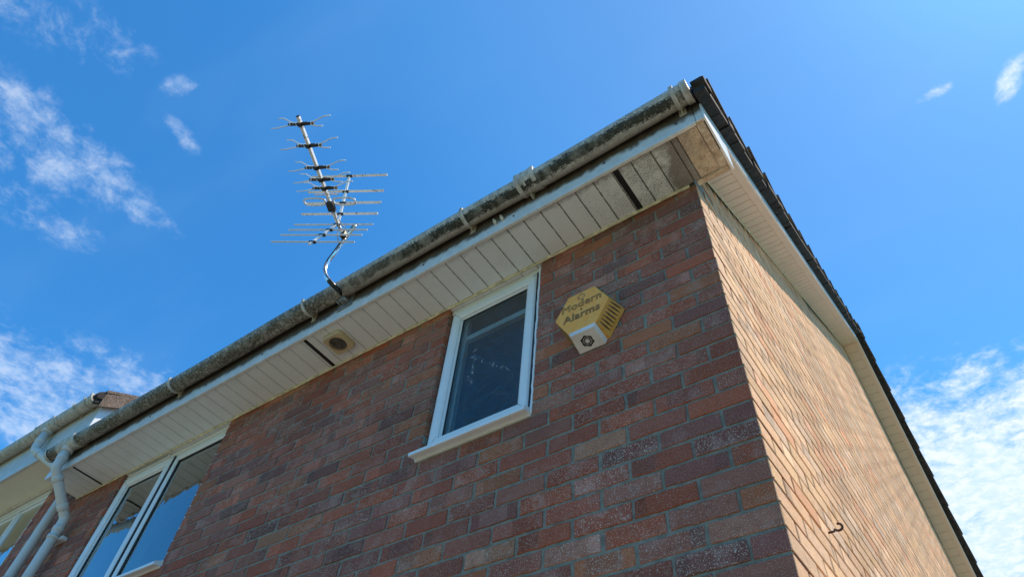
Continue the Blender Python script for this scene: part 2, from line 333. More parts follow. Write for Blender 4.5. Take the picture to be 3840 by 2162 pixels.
# ------------------------------------------------------------------ ground
g=MB(); g.add([(-400,-400,GZ),(400,-400,GZ),(400,400,GZ),(-400,400,GZ)],[(0,1,2,3)]); tag(g.build('ground',mGrass),kind='structure')
g=MB(); g.add([(-14,-7,GZ+.004),(5,-7,GZ+.004),(5,12,GZ+.004),(-14,12,GZ+.004)],[(0,1,2,3)]); tag(g.build('driveway',mPave),kind='structure')

# ------------------------------------------------------------------ brickwork
A0,T,B0 = .40767,.62408,6.58569      # verge soffit plane: z=A0+T*y up to the ridge, z=B0-T*y beyond
YR=(B0-A0)/2/T; ZR=A0+T*YR; DEPTH=2*YR
PAL=[((.345,.086,.042),5.5),((.305,.078,.044),5.5),((.280,.086,.054),5),((.235,.082,.060),3.5),((.365,.115,.050),1.8),((.36,.150,.080),.5),((.305,.110,.072),3),((.185,.070,.053),1.6),((.33,.135,.085),.3)]
PW=[p[1] for p in PAL]
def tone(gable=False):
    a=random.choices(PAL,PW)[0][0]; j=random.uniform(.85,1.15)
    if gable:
        b=random.choices([(.77,.445,.235),(.75,.455,.255),(.78,.46,.23),(.77,.37,.18),(.73,.475,.29)],[4,3,2,1.3,2])[0]; a=tuple(.15*x+.85*y for x,y in zip(a,b)); j=1+(j-1)*.5  # sunlit look put into the gable colour: paler, warmer bricks
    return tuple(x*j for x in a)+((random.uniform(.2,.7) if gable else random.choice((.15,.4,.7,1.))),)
def brick(mb, u0,u1,z0,z1, fn, col, depth=.05, ends=None, rag=.0022):
    """face brick: fn(u,d,z) maps along-wall u, depth d (0 at face) and height to 3D; slightly ragged outline"""
    J=lambda s=rag: random.uniform(-s,s)
    b=.0024; d0=random.uniform(-.0014,.0018) if len(col)<4 or col[0]<.45 else random.uniform(-.0011,.0009); nu=max(2,int(round((u1-u0)/.045))); 
    top=[(u0+(u1-u0)*i/nu, z1) for i in range(nu+1)]; bot=[(u0+(u1-u0)*i/nu, z0) for i in range(nu+1)][::-1]
    mid_r=[(u1,(z0+z1)/2)]; mid_l=[(u0,(z0+z1)/2)]
    ring=top+mid_r+bot+mid_l
    cu,cz=(u0+u1)/2,(z0+z1)/2; n=len(ring)
    o1=[(u+J(),z+J()) for u,z in ring]
    # chip the corners a little
    vs=[fn(u,depth,z) for u,z in o1]+[fn(u,d0+b,z) for u,z in o1]
    i1=[]
    for (u,z) in o1:
        du=-b if u>cu+1e-4 and abs(u-u1)<.01 else (b if abs(u-u0)<.01 else 0); dv=-b if abs(z-z1)<.01 else (b if abs(z-z0)<.01 else 0)
        i1.append((u+du,z+dv))
    vs+=[fn(u,d0+J(.0002),z) for u,z in i1]
    fs=[]
    for k in range(n):
        kk=(k+1)%n; fs.append([k,kk,n+kk,n+k]); fs.append([n+k,n+kk,2*n+kk,2*n+k])
    mb.add(vs,fs,0,col)
    # the face itself in strips, so a brick can change tone along its length
    base=col; alt=col; lo,hi=0,0
    q=random.random()
    if len(col)>3 and nu>=4 and q<.55:
        k_=random.choice((1.35,1.2,.72,.8)); g_=sum(col[:3])/3; tint=random.choice((0,.12))
        alt=tuple((c_*(1-tint)+g_*tint)*k_ for c_ in col[:3])+(min(1,col[3]+random.uniform(-.1,.5)),)
        lo,hi=random.choice(((0,nu//3),(nu//3,nu-nu//3),(nu-nu//3,nu),(0,nu//2)))
    m0=len(mb.v)-n
    for i in range(nu):
        a,b_=m0+i,m0+i+1; c_,d_=m0+nu+1+1+(nu-i-1),m0+nu+1+1+(nu-i)
        face=[a,b_,c_,d_]
        if i==nu-1: face=[a,b_,m0+nu+1,c_,d_]
        if i==0: face=face+[m0+n-1]
        mb.f.append(face); mb.m.append(0); mb.c.append(alt if lo<=i<hi else base); mb.sm.append(False)
JT=.0115
def front_wall(mb, x_left, x_right, openings, z_top, corner, zshift=0.):
    """stretcher bond on y=0 from x_right leftwards; openings: (x0,x1,z0)"""
    n0=-int((z_top)/.075)-1; nmax=int(-GZ/.075)+1
    fn=lambda u,d,z:(u,d,z)
    for n in range(n0,nmax):
        zt=-.075*n-JT/2+.0; zb=zt-.0635
        if zb>z_top-.008: continue
        zt=min(zt,z_top-.001)
        if corner: x=x_right-(.1025+JT if n%2==1 else .215+JT)
        else: x=x_right-(.1025+JT if n%2==0 else 0)
        first=True
        segs=[]
        while x>x_left+.02:
            x1=x; x0=x-.215
            if first and not corner and n%2==0: segs.append((x_right-.1025,x_right))
            first=False
            segs.append((max(x0,x_left),x1)); x=x0-JT
        for (a,b) in segs:
            parts=[(a,b)]
            for (ox0,ox1,oz0) in openings:
                if zt>oz0+.01:
                    q=[]
                    for (p0,p1) in parts:
                        if p1<=ox0 or p0>=ox1: q.append((p0,p1)); continue
                        if p0<ox0: q.append((p0,ox0))
                        if p1>ox1: q.append((ox1,p1))
                    parts=q
            for (p0,p1) in parts:
                if p1-p0>.025:
                    k=p1-p0
                    brick(mb,p0+random.uniform(0,.002),p1-random.uniform(0,.002),zb+random.uniform(-.001,.001),zt+random.uniform(-.001,.001),fn,tone())
def gable_wall(mb, zlim):
    fn=lambda u,d,z:(-d,u,z)
    nmax=int(-GZ/.075)+1
    for n in range(-50,nmax):
        zt=-.075*n-JT/2; zb=zt-.0635
        y=(.215+JT if n%2==1 else .1025+JT)
        while y<DEPTH:
            y0=y; y1=min(y+.215,DEPTH)
            # clip to verge
            if zt < zlim((y0+y1)/2)-.0 and zb>GZ-.1:
                ok0,ok1=zlim(y0)>zt-.02,zlim(y1)>zt-.02
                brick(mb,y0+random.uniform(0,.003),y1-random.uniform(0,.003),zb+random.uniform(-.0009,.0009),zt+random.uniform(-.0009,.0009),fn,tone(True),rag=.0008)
            y+=.225
        if zb<.2:   # quoin bricks, full boxes showing both faces
            d=.215 if n%2==1 else .1025; L=.1025 if n%2==1 else .215
            zz=min(zt,.195)
            mb_corner(mb,L,d,zb,zz)
def mb_corner(mb,L,d,zb,zt):
    J=lambda s=.0012: random.uniform(-s,s)
    c1=tone(); x0,x1,y0,y1=-L+J(),J(.0015),J(.0012),d+J()
    nz=2; b=.002
    # plan outline with softened arris
    plan=[(x0,y0),(x1-b*1.2,y0),(x1,y0+b*1.2),(x1,y1),(x0,y1)]
    zs=[zb,zb+b,(zb+zt)/2,zt-b,zt]; vs=[]
    for i,z in enumerate(zs):
        ins=b*.8 if i in (0,4) else 0
        for (px,py) in plan:
            vs.append((px+(ins if px<x1-.05 else -ins)+J(.0005),py+(ins if py<d/2 else -ins)+J(.0005),z))
    n=5; fs=[list(range(n))[::-1],[4*n+k for k in range(n)]]
    front=[];side=[]
    for i in range(4):
        for k in range(n):
            f=[i*n+k,i*n+(k+1)%n,(i+1)*n+(k+1)%n,(i+1)*n+k]
            (side if k in (1,2,3) else front).append(f)
    g1=tone(True)  # gable side of the same brick takes the painted sunlit tone
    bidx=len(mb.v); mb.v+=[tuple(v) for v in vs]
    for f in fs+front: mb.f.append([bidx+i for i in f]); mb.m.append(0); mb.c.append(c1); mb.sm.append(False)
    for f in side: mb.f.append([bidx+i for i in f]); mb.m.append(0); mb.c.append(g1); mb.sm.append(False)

HS=.1997                     # eaves soffit level
WIN1=(-1.475,-.870,-.803)    # small window opening x0,x1,sill z
WIN2=(-4.55,-3.345,-.835)
XL=-5.17                     # party line
house=empty('brick_house',(-2.6,4.9,GZ)); tag(house,'red brick house end with mossy gutter, tan sunlit gable and small white window','house')
def child(o):  # keep world coords while parented
    return o
INV={}
SPLIT={'pipe_collar','screw','cable_grommet','curtain','inner_reveal','soffit_trim','director_rod','dipole','tape_band','louvre','side_rib','director_clip','reflector_arm','cable','verge_trim','pane','mounting_plate'}
def P_(mb,name,mats,parent,**k):
    """build mesh in world coordinates, parented keeping place; loose pieces become parts of their own"""
    if name in SPLIT:
        par=list(range(len(mb.v)))
        def find(i):
            while par[i]!=i: par[i]=par[par[i]]; i=par[i]
            return i
        for f in mb.f:
            for q in f[1:]: par[find(q)]=find(f[0])
        groups={}
        for i,f in enumerate(mb.f): groups.setdefault(find(f[0]),[]).append(i)
        if len(groups)>1:
            res=[]
            for g_ in groups.values():
                sub=MB(); mp_={}
                for i in g_:
                    ff=[]
                    for q in mb.f[i]:
                        if q not in mp_: mp_[q]=len(sub.v); sub.v.append(mb.v[q])
                        ff.append(mp_[q])
                    sub.f.append(ff); sub.m.append(mb.m[i]); sub.c.append(mb.c[i]); sub.sm.append(mb.sm[i])
                res.append(P1_(sub,name,mats,parent,**k))
            return res[0]
    return P1_(mb,name,mats,parent,**k)
def P1_(mb,name,mats,parent,**k):
    o=mb.build(name,mats,None,**k); o.parent=parent
    root=parent
    while root.parent: root=root.parent
    # parent chain transforms are pure translations of the root (parts sit at identity)
    o.matrix_parent_inverse = Matrix.Translation(-Vector(root.location)) if parent is root else Matrix.Identity(4)
    return o
def curb(zf,z): return z
brk=MB()
front_wall(brk, XL+.005, 0., [WIN1,WIN2], HS, True)
def zlim(y): return min(A0+T*y, B0-T*y)
gable_wall(brk, zlim)
# mortar cores
R=.0045
def core(mb,x0,x1,y0,y1,z0,z1): mb.box(x0,x1,y0,y1,z0,z1,1)
core(brk,WIN1[1]+.003,-R,R,.10,GZ,HS-.003)
core(brk,WIN2[1]+.003,WIN1[0]-.003,R,.10,GZ,HS-.003)
core(brk,XL,WIN2[0]-.003,R,.10,GZ,HS-.003)
core(brk,WIN1[0]-.003,WIN1[1]+.003,R,.10,GZ,WIN1[2]-.004)
core(brk,WIN2[0]-.003,WIN2[1]+.003,R,.10,GZ,WIN2[2]-.004)
pl=[(.10,GZ),(DEPTH,GZ),(DEPTH,A0),(YR,ZR),(.10,A0+T*.10)]
brk.prism(pl, lambda a,b,d:(d,a,b), -.12, -.0065, 1)
pl2=[(.0+R,.19),(.10,.19),(.10,A0+T*.10),(R,A0)]
brk.prism(pl2, lambda a,b,d:(d,a,b), -.12, -.0065, 1)
brk.box(XL,-.12,DEPTH-.12,DEPTH,GZ,A0,1)
# party wall gable
brk.prism([(.10,GZ),(DEPTH-.12,GZ),(DEPTH-.12,A0),(YR,ZR),(.10,A0+.06)], lambda a,b,d:(d,a,b), XL, XL+.1, 1)
for n in range(-1,52):    # lumps of mortar squeezed out at the corner arris
    z=-.075*n; k=random.uniform(.5,1.3)
    if z>.17: continue
    for q in range(random.choice((1,2,2))):
        cx,cy,cz=random.uniform(-.004,.0015),random.uniform(-.003,.002),z+random.uniform(-.006,.006); a=random.uniform(.0018,.0042)*k
        vs=[(cx-2.2*a,cy+.2*a,cz),(cx+1.1*a,cy+2*a,cz),(cx+.6*a,cy-1.1*a,cz+random.uniform(-a,a)*.5),(cx-.3*a,cy+.4*a,cz+a),(cx-.3*a,cy+.3*a,cz-a)]
        brk.add(vs,[(0,2,3),(2,1,3),(1,0,3),(0,4,2),(2,4,1),(1,4,0)],1)
wall=P_(brk,'wall',[mBrick,mMortar],house,vcol=True)
# interior
rm=MB(); rm.box(XL+.12,-.13,.12,3.2,.16,.18); rm.box(XL+.12,-.13,3.2,3.25,-2.3,.16); rm.box(XL+.12,-.13,.12,3.2,-2.35,-2.3)
rm.box(-2.5,-2.4,.12,3.2,-2.3,.16); P_(rm,'room_lining',mRoom,house)

# ------------------------------------------------------------------ eaves of our house
XE=.1695                     # outer edge of boxed end
FY=-.285
s=MB()
# boards .1 wide with open V joints, running y -.263..-.014
def boards(mb,xa,xb,y0,y1,z,skip):
    xs=[-.1*k+.0 for k in range(0,60)]
    edges=[x for x in xs if xa<x<xb]; edges=[xb]+edges+[xa]
    for a,b in zip(edges[1:],edges):
        if b-a<.004: continue
        iv=[(a+.0022,b-.0022)]
        for (s0,s1) in skip:
            q=[]
            for (p,r) in iv:
                if r<=s0 or p>=s1: q.append((p,r)); continue
                if p<s0: q.append((p,s0))
                if r>s1: q.append((s1,r))
            iv=q
        for p,r in iv:
            mb.box(p,r,y0,y1,z,z+.009,0,bev=.0018)
strips=[(-.297,-.267),(-2.385,-2.357),(-4.852,-4.824)]
boards(s,-5.195,.030,-.2635,-.0145,HS,strips)
s.box(-5.195,.030,-.2635,-.0145,HS+.0093,HS+.014,0)      # backing seen in the joints
s.box(WIN1[0]-.002,WIN1[1]+.002,-.0143,.10,HS-.001,HS+.008,0); s.box(WIN2[0]-.002,WIN2[1]+.002,-.0143,.10,HS-.001,HS+.008,0)
soff=P_(s,'soffit',mSoffit,house)
for (a,b) in strips:
    v=MB(); v.box(a+.001,b-.001,-.262,-.016,HS+.006,HS+.0092,0)
    for k in range(26):
        y=-.258+k*.0095; v.box(a+.003,b-.003,y,y+.0045,HS+.0005,HS+.006,0)
    P_(v,'vent_strip',mBlack,soff)
v=MB(); v.box(.033,.1265,-.2635,-.0145,HS+.001,HS+.012,0,bev=.002); P_(v,'box_end_board',mStain,soff)
v=MB()
v.box(-5.195,XE-.046,FY,-.2645,HS-.002,HS+.016,0,bev=.002)      # front return trim
v.box(.1285,XE-.005,FY,-.0145,HS-.0035,HS+.014,0,bev=.003)      # end trim (right)
v.box(.006,XE-.005,-.0135,.018,HS-.005,HS+.014,0,bev=.004)      # end trim (back, past the wall)
P_(v,'soffit_trim',mStain if False else mCream,soff)
v=MB()
pts=[(-5.19+.06*i, -.008+random.uniform(-.0015,.0015), HS-.003+random.uniform(-.0015,.0015)) for i in range(87)]
v.tube(pts,.0085,6); P_(v,'caulk_bead',mCaulk,soff)
# fascia in three lengths
def fascia(x0,x1,z0,z1,y,mats,parent,name='fascia'):
    v=MB(); v.box(x0,x1,y,y+.018,z0,z1,0,bev=.0025); return P_(v,name,mats,parent)
fa=fascia(-5.2,-4.62,HS-.003,.405,FY-.001,mFascia,house); fascia(-4.618,.135,HS-.003,.405,FY-.001,mFascia,house); fascia(.137,XE,HS-.003,.395,FY-.003,mFascia,house)
v=MB()
for x,z in ((-.322,.275),(-.847,.252),(-1.445,.262),(-2.75,.262),(-3.30,.266),(-3.9,.258),(.05,.27),(-2.2,.262)):
    v.tube([(x,FY-.004,z),(x,FY+.01,z)],.0055,8)
P_(v,'screw',mBlack,fa)
v=MB()
for x in (-.963,-.919): v.tube([(x,FY+.005,.272),(x+.006,FY-.022,.276)],[.0085,.0085],10); v.tube([(x+.006,FY-.022,.277),(x+.004,FY-.030,.279)],[.0045,.0045],8)
P_(v,'cable_grommet',mCream,fa)
# bargeboards, verge soffit
def slope(y,side): return A0+T*y if side==0 else B0-T*y
def rake(mb,x0,x1,o0,o1,ya,yb,side,mat=0,vert=False):
    za,zb=slope(ya,side),slope(yb,side)
    vs=[(x,y,z+o) for x in (x0,x1) for (y,z) in ((ya,za),(yb,zb)) for o in (o0,o1)]
    mb.add(vs,[(0,1,3,2),(4,6,7,5),(0,4,5,1),(2,3,7,6),(0,2,6,4),(1,5,7,3)],mat)
cs=math.cos(math.atan(T))
v=MB()
for side in (0,1):
    y=.021 if side==0 else YR
    st=.1*cs if side==0 else .108*cs
    while y<(YR if side==0 else DEPTH+.2)-.01:
        y1=min(y+st,(YR if side==0 else DEPTH+.2)); rake(v,.002,.1275,.0,.009,y+.0022,y1-.0018,side); y=y1
    rake(v,.002,.1275,.0125,.016,(.021 if side==0 else YR+.0),(YR if side==0 else DEPTH+.2),side)
vs_=P_(v,'verge_soffit',mSoffitB,house)
v=MB()
rake(v,.1285,.1655,-.003,.012,.021,YR-.002,0); rake(v,.1285,.1655,-.003,.012,YR+.002,DEPTH+.2,1)
P_(v,'verge_trim',mSoffitB,vs_)
v=MB()
pts=[(.004,.02+i*.12,slope(.02+i*.12,0)-.002+random.uniform(-.003,.002)) for i in range(int((YR-.02)/.12)+1)]
v.tube(pts,.006,5); P_(v,'caulk_bead',mCaulk,vs_)
v=MB(); 
rake(v,.1660,.1780,-.004,.104,.019,YR-.001,0); rake(v,.1660,.1780,-.004,.104,YR+.001,DEPTH+.25,1)
# box-end plate closing the eaves return
v.prism([(FY-.002,HS-.006),(.018,HS-.006),(.018,slope(.018,0)+.104),(FY-.002,slope(FY,0)+.104)], lambda a,b,d:(d,a,b), .1700,.1785)
bb=P_(v,'bargeboard',mWhite,house)

# tiles ------------------------------------------------------------
def roof(parent,xl,xr,off,tile,zsh=0.,yf=-.335,name='roof',vy=-.40):
    v=MB(); rnd=random.Random(3); g=.385*cs
    for side in (0,1):
        a=yf; end=YR; k=0
        ys=[]
        y=a
        while y<YR-.02: ys.append(y); y+=g
        for k,y in enumerate(ys):
            y1=min(y+g+.06,YR+.0)
            for (x0,x1,verge) in [(xl,xr-.31,False),(xr-.308,xr,True)]:
                yy=y; j=rnd.uniform(-.006,.006) if verge else 0
                if side==0: Y0,Y1=yy+j,y1; z=lambda q:A0+T*q
                else: Y0,Y1=2*YR-y1,2*YR-yy-j; z=lambda q:B0-T*q
                low,hi=(Y0,Y1) if side==0 else (Y1,Y0)
                zl=z(low)+off+zsh; zh=z(hi)+off+zsh
                th=.020+(.004*rnd.random() if verge else 0)
                lift=.042
                vs=[]
                nx=1 if not verge else 4
                n=nx+1
                prof=[0,.0,.012,.014,.004] if verge else [0,0]
                xs=[x0+(x1-x0)*i/nx for i in range(n)]; ex=(.004 if side==1 else 0.)
                for (yy2,zz,lf) in ((low,zl,lift),(hi,zh,0.)):
                    for i,x in enumerate(xs):
                        r_=rnd.uniform(-.0025,.0025) if verge else 0
                        xo=((ex+(.007 if lf>0 else -.006)+rnd.uniform(-.003,.002)) if verge and i==nx else 0); vs.append((x+xo,yy2+r_,zz+lf+r_+prof[i]*.6)); vs.append((x+xo,yy2+r_,zz+lf+th+prof[i]))
                m=2*n; fs=[]
                for i in range(nx):
                    q=2*i
                    fs+=[(q,q+2,q+3,q+1),(m+q,m+q+1,m+q+3,m+q+2),(q,m+q,m+q+2,q+2),(q+1,q+3,m+q+3,m+q+1)]
                fs+=[(0,1,m+1,m),(2*nx,m+2*nx,m+2*nx+1,2*nx+1)]
                v.add(vs,fs,0)
    r=P_(v,name,tile,parent)
    # ridge tiles (half round)
    v=MB(); x=xl
    while x<xr+.02:
        x1=min(x+.45,xr+.02); vs=[];n=10
        for xx in (x,x1-.006):
            for k in range(n+1):
                a=math.pi*k/n
                for rr in (.125,.107): vs.append((xx,YR+rr*math.cos(a),ZR+off+zsh-.035+rr*math.sin(a)*1.05))
        m=2*(n+1); fs=[]
        for k in range(n):
            q=2*k; fs+=[(q,q+2,m+q+2,m+q),(q+1,m+q+1,m+q+3,q+3),(q,q+1,q+3,q+2),(m+q,m+q+2,m+q+3,m+q+1)]
        fs+=[(0,m,m+1,1),(2*n,2*n+1,m+2*n+1,m+2*n)]
        v.add(vs,fs,0); x=x1
    P_(v,'ridge_tile',tile,r)
    # mortar / undercloak bedding the verge
    v=MB()
    for side in (0,1):
        y=-.372 if side==0 else YR
        while y<(YR if side==0 else DEPTH+.3):
            y1=y+rnd.choice((.08,.12,.17,.22))
            if side==0: y1=min(y1,YR)
            x1=xr-.004-rnd.uniform(0,.010); za,zb=slope(y,side)+zsh+off,slope(y1,side)+zsh+off
            vs=[(x,yy,z+o) for x in (xr-.0635,x1+rnd.uniform(-.006,.004)+(.004 if side else 0)) for (yy,z) in ((y,za),(y1-.003,zb)) for o in (-.050+rnd.uniform(-.004,.008),.020)]
            v.add(vs,[(0,1,3,2),(4,6,7,5),(0,4,5,1),(2,3,7,6),(0,2,6,4),(1,5,7,3)],0); y=y1
    P_(v,'undercloak',mDarkMortarShade,r)
    # rounded nose of the lowest verge tile, past the gutter end; underside shade put in its colour
    v=MB(); x0=xr-.062; prof=[]
    for (yy,oo) in ((-.30,-.03),(-.372,-.012),(-.392,.010),(-.398,.034),(-.388,.050),(-.365,.058),(-.30,.050)): prof.append((yy,A0+T*yy+off+zsh+oo))
    vs=[(x,a,b) for x in (x0,xr-.012) for a,b in prof]+[(xr,a*.96-.013,b-.003) for a,b in prof]; n=len(prof)
    v.add(vs,[list(range(n))[::-1],[2*n+i for i in range(n)]]+[[j*n+i,j*n+(i+1)%n,(j+1)*n+(i+1)%n,(j+1)*n+i] for j in (0,1) for i in range(n)],0)
    P_(v,'verge_tile_nose',mDarkMortarShade,r)
    return r
mDarkMortarShade=simple('sooty_mortar_and_shade',(.026,.022,.020),.95,var=.5,sc=25,bsc=70,bd=.006)  # dirty verge mortar; on the tile nose it paints downward-facing shade
roof(house,XL+.16,.242,.150,mTile)

# gutter -----------------------------------------------------------
def gutter_run(mb,x0,x1,yc,zc,r,th=.003,sag=None,n=18):
    xs=[]; x=x0
    while x<x1: xs.append(x); x+=.08
    xs.append(x1)
    prof=[]
    for k in range(n+1):
        a=math.pi+math.pi*k/n; prof.append((r*math.cos(a),r*math.sin(a),k/n))
    for i in range(len(xs)-1):
        for k in range(n):
            (a0,b0,c0),(a1,b1,c1)=prof[k],prof[k+1]
            s0=sag(xs[i]) if sag else 0; s1=sag(xs[i+1]) if sag else 0
            vs=[]
            for f in (1.,(r-th)/r):
                vs+=[(xs[i],yc+a0*f,zc+b0*f+s0),(xs[i+1],yc+a0*f,zc+b0*f+s1),(xs[i+1],yc+a1*f,zc+b1*f+s1),(xs[i],yc+a1*f,zc+b1*f+s0)]
            c=((c0+c1)/2,0,0)
            mb.add(vs[:4],[(0,1,2,3)],0,c,True); mb.add(vs[4:],[(0,3,2,1)],0,(.3,0,0),True)
            if k==0: mb.add([vs[0],vs[1],vs[5],vs[4]],[(0,1,2,3)],0,(0,0,0))
            if k==n-1: mb.add([vs[3],vs[2],vs[6],vs[7]],[(0,1,2,3)],0,(1,0,0))
def ring(mb,x0,x1,yc,zc,r0,r1,n=18,lip=0.):
    prof=[math.pi+math.pi*k/n for k in range(n+1)]
    vs=[]
    for x in (x0,x1):
        for a in prof:
            for r in (r0,r1): vs.append((x,yc+r*math.cos(a),zc+r*math.sin(a)))
    m=2*(n+1)
    for k in range(n):
        q=2*k
        mb.add([vs[i] for i in (q+1,m+q+1,m+q+3,q+3)],[(0,1,2,3)],0,((k+.5)/n,0,0),True)
        mb.add([vs[i] for i in (q,q+2,m+q+2,m+q)],[(0,1,2,3)],0,((k+.5)/n,0,0),True)
        mb.add([vs[i] for i in (q,q+1,q+3,q+2)],[(0,1,2,3)],0,((k+.5)/n,0,0))
        mb.add([vs[i] for i in (m+q,m+q+2,m+q+3,m+q+1)],[(0,1,2,3)],0,((k+.5)/n,0,0))
    mb.add([vs[0],vs[1],vs[m+1],vs[m]],[(0,1,2,3)],0,(0,0,0)); mb.add([vs[2*n],vs[2*n+1],vs[m+2*n+1],vs[m+2*n]],[(0,1,2,3)],0,(1,0,0))
    # clip lug over the front lip
    mb.box(x0,x1,yc-r1-.001,yc-r0+.006,zc,zc+.008+lip,0,(0,0,0),.001)
def bracket(parent,x,yc,zc,r,w=.020):
    v=MB(); ring(v,x-w/2,x+w/2,yc,zc,r+.0015,r+.0085); v.box(x-w*.9,x+w*.9,FY-.004,FY-.0005,zc-.075,zc+.0,0,(.8,0,0),.001)
    vs=[(x-.003,yc+r*.62,zc-r*.72),(x+.003,yc+r*.62,zc-r*.72),(x+.003,FY-.003,zc-.07),(x-.003,FY-.003,zc-.07),(x-.003,yc+r*.98,zc-.01),(x+.003,yc+r*.98,zc-.01)]
    v.add(vs,[(0,1,2,3),(0,4,5,1),(0,3,4),(1,5,2),(3,2,5,4)],0,(.6,0,0))
    return P_(v,'gutter_bracket',mBracket,parent,vcol=True)
def endcap(parent,x,sgn,yc,zc,r,mat=None):
    v=MB(); n=18; pr=[(yc+(r+.004)*math.cos(math.pi+math.pi*k/n),zc+(r+.004)*math.sin(math.pi+math.pi*k/n)) for k in range(n+1)]
    pr.append((yc+r+.004,zc+.006)); pr.append((yc-r-.004,zc+.010))
    x0,x1=(x,x+.006) if sgn>0 else (x-.006,x)
    v.prism(pr,lambda a,b,d:(d,a,b),x0,x1,0,(.05,0,0))
    ring(v,x-.026 if sgn>0 else x,x if sgn>0 else x+.026,yc,zc,r+.001,r+.004)
    return P_(v,'stop_end',mat or mBracket,parent,vcol=True)
GY,GZC,GR=-.3445,.385,.0555
sag=lambda x:.006*math.sin(x*1.7)+.004*math.sin(x*.6+1)-.0
sag=lambda x:-.004*math.exp(-((x+.2)/.5)**2)+.005*math.sin(x*2.1)+.003*math.sin(x*4.7+1)
gm=MB(); gutter_run(gm,-5.185,.158,GY,GZC,GR,sag=sag); gut=P_(gm,'gutter',mGutter,house,vcol=True)
for x in (.092,-1.116,-2.323,-3.62): bracket(gut,x,GY,GZC+sag(x),GR)
v=MB()
for xa,xb,r in ((-.775,-.752,.0085),(-.752,-.735,.006),(-.735,-.722,.0075),(-.722,-.684,.0055),(-.684,-.660,.0085)): ring(v,xa,xb,GY,GZC+.003,GR+.001,GR+r+.003)
v.box(-.728,-.722,GY+.03,FY-.002,.30,.37,0,(.7,0,0))
P_(v,'gutter_union',mBracket,gut,vcol=True)
endcap(gut,.158,1,GY,GZC-.002,GR); endcap(gut,-5.185,-1,GY,GZC,GR)
v=MB()
for xa,xb,r in ((-4.80,-4.775,.0085),(-5.02,-4.995,.0085),(-4.995,-4.80,.005)): ring(v,xa,xb,GY,GZC,GR+.001,GR+r)
P_(v,'gutter_outlet',mBracket,gut,vcol=True)

# downpipe ---------------------------------------------------------
PR=.034
def pipe_path(mb,pts,r=PR): mb.tube(pts,r,20)
def collar(mb,p,d,r=PR+.0045,l=.045):
    p=Vector(p); d=Vector(d).normalized(); mb.tube([p-d*l/2,p-d*(l/2-.004),p+d*(l/2-.004),p+d*l/2],[r-.003,r,r,r-.003],20)
xD=-4.905
def downpipe(parent,xo,zo,xw,kneez,wallz,yo=GY,yw=-.072):
    v=MB()
    a=Vector((xo,yo,zo)); b=Vector((xo,yo,kneez)); c=Vector((xw,yw,wallz)); e=Vector((xw,yw,GZ+.1))
    k1=[a, b+Vector((0,0,.07))]; d1=(c-b).normalized()
    bend1=smooth_path([b+Vector((0,0,.075)), b+Vector((0,0,.02)), b+d1*.02, b+d1*.075],3)
    bend2=smooth_path([c-d1*.075, c-d1*.015, c+Vector((0,0,-.015)), c+Vector((0,0,-.075))],3)
    pipe_path(v,[a]+bend1+bend2+[e])
    dp=P_(v,'downpipe',mPipe,parent)
    v=MB()
    collar(v,b+Vector((0,0,.085)),(0,0,1)); collar(v,b+d1*.085,d1,PR+.005,.04); collar(v,c-d1*.085,d1,PR+.005,.05); collar(v,c+Vector((0,0,-.085)),(0,0,1),PR+.005,.04)
    v.tube([a+Vector((0,0,.02)),a+Vector((0,0,-.03))],[PR+.012,PR+.006],20)
    P_(v,'pipe_collar',mPipe,dp)
    return dp,c
dp,c=downpipe(house,-4.905,.335,-4.955,.17,-.085)
def clip(parent,x,z,yw=-.072):
    v=MB(); v.tube([(x,yw,z+.014),(x,yw,z-.014)],PR+.006,20); v.box(x-.075,x+.075,yw+PR-.006,-.003,z-.013,z+.013,0,bev=.002)
    v.tube([(x+.062,-.035,z),(x+.062,-.045,z)],.006,8)
    P_(v,'pipe_clip',mPipe,parent)
clip(dp,-4.955,-.235); clip(dp,-4.955,-2.3)

# windows ----------------------------------------------------------
def frame_rect(mb,x0,x1,z0,z1,w,y0,y1,bev=.003,wt=None,wb=None):
    wt=wt or w; wb=wb or w
    fn=lambda ww: None
    # mitred quads: build four prisms with mitre
    O=[(x0,z0),(x1,z0),(x1,z1),(x0,z1)]; I=[(x0+w,z0+wb),(x1-w,z0+wb),(x1-w,z1-wt),(x0+w,z1-wt)]
    b=bev
    for k in range(4):
        k2=(k+1)%4
        A=[O[k],O[k2],I[k2],I[k]]
        ax=.0006
        def sh(p,q,t): return (p[0]+(q[0]-p[0])*t,p[1]+(q[1]-p[1])*t)
        poly=[sh(A[0],A[1],.0006),sh(A[1],A[0],.0006),sh(A[2],A[3],.0009),sh(A[3],A[2],.0009)]
        # bevelled front
        outer=[(p[0],y1,p[1]) for p in poly]; front=[(p[0],y0+b,p[1]) for p in poly]
        cx=sum(p[0] for p in poly)/4; cz=sum(p[1] for p in poly)/4
        horiz=k in (0,2)
        fr=[]
        for i,p in enumerate(poly):
            if horiz: dz=b if p[1]<cz else -b; fr.append((p[0],y0,p[1]+dz))
            else: dx=b if p[0]<cx else -b; fr.append((p[0]+dx,y0,p[1]))
        vs=outer+front+fr; fs=[(0,1,2,3),(8,9,10,11)]
        for i in range(4):
            j=(i+1)%4; fs+=[(i,j,4+j,4+i),(4+i,4+j,8+j,8+i)]
        mb.add(vs,fs,0)
def gasket(parent,x0,x1,z0,z1,y,w=.005):
    v=MB(); frame_rect(v,x0,x1,z0,z1,w,y,y+.006,.001); P_(v,'gasket',mBlack,parent)
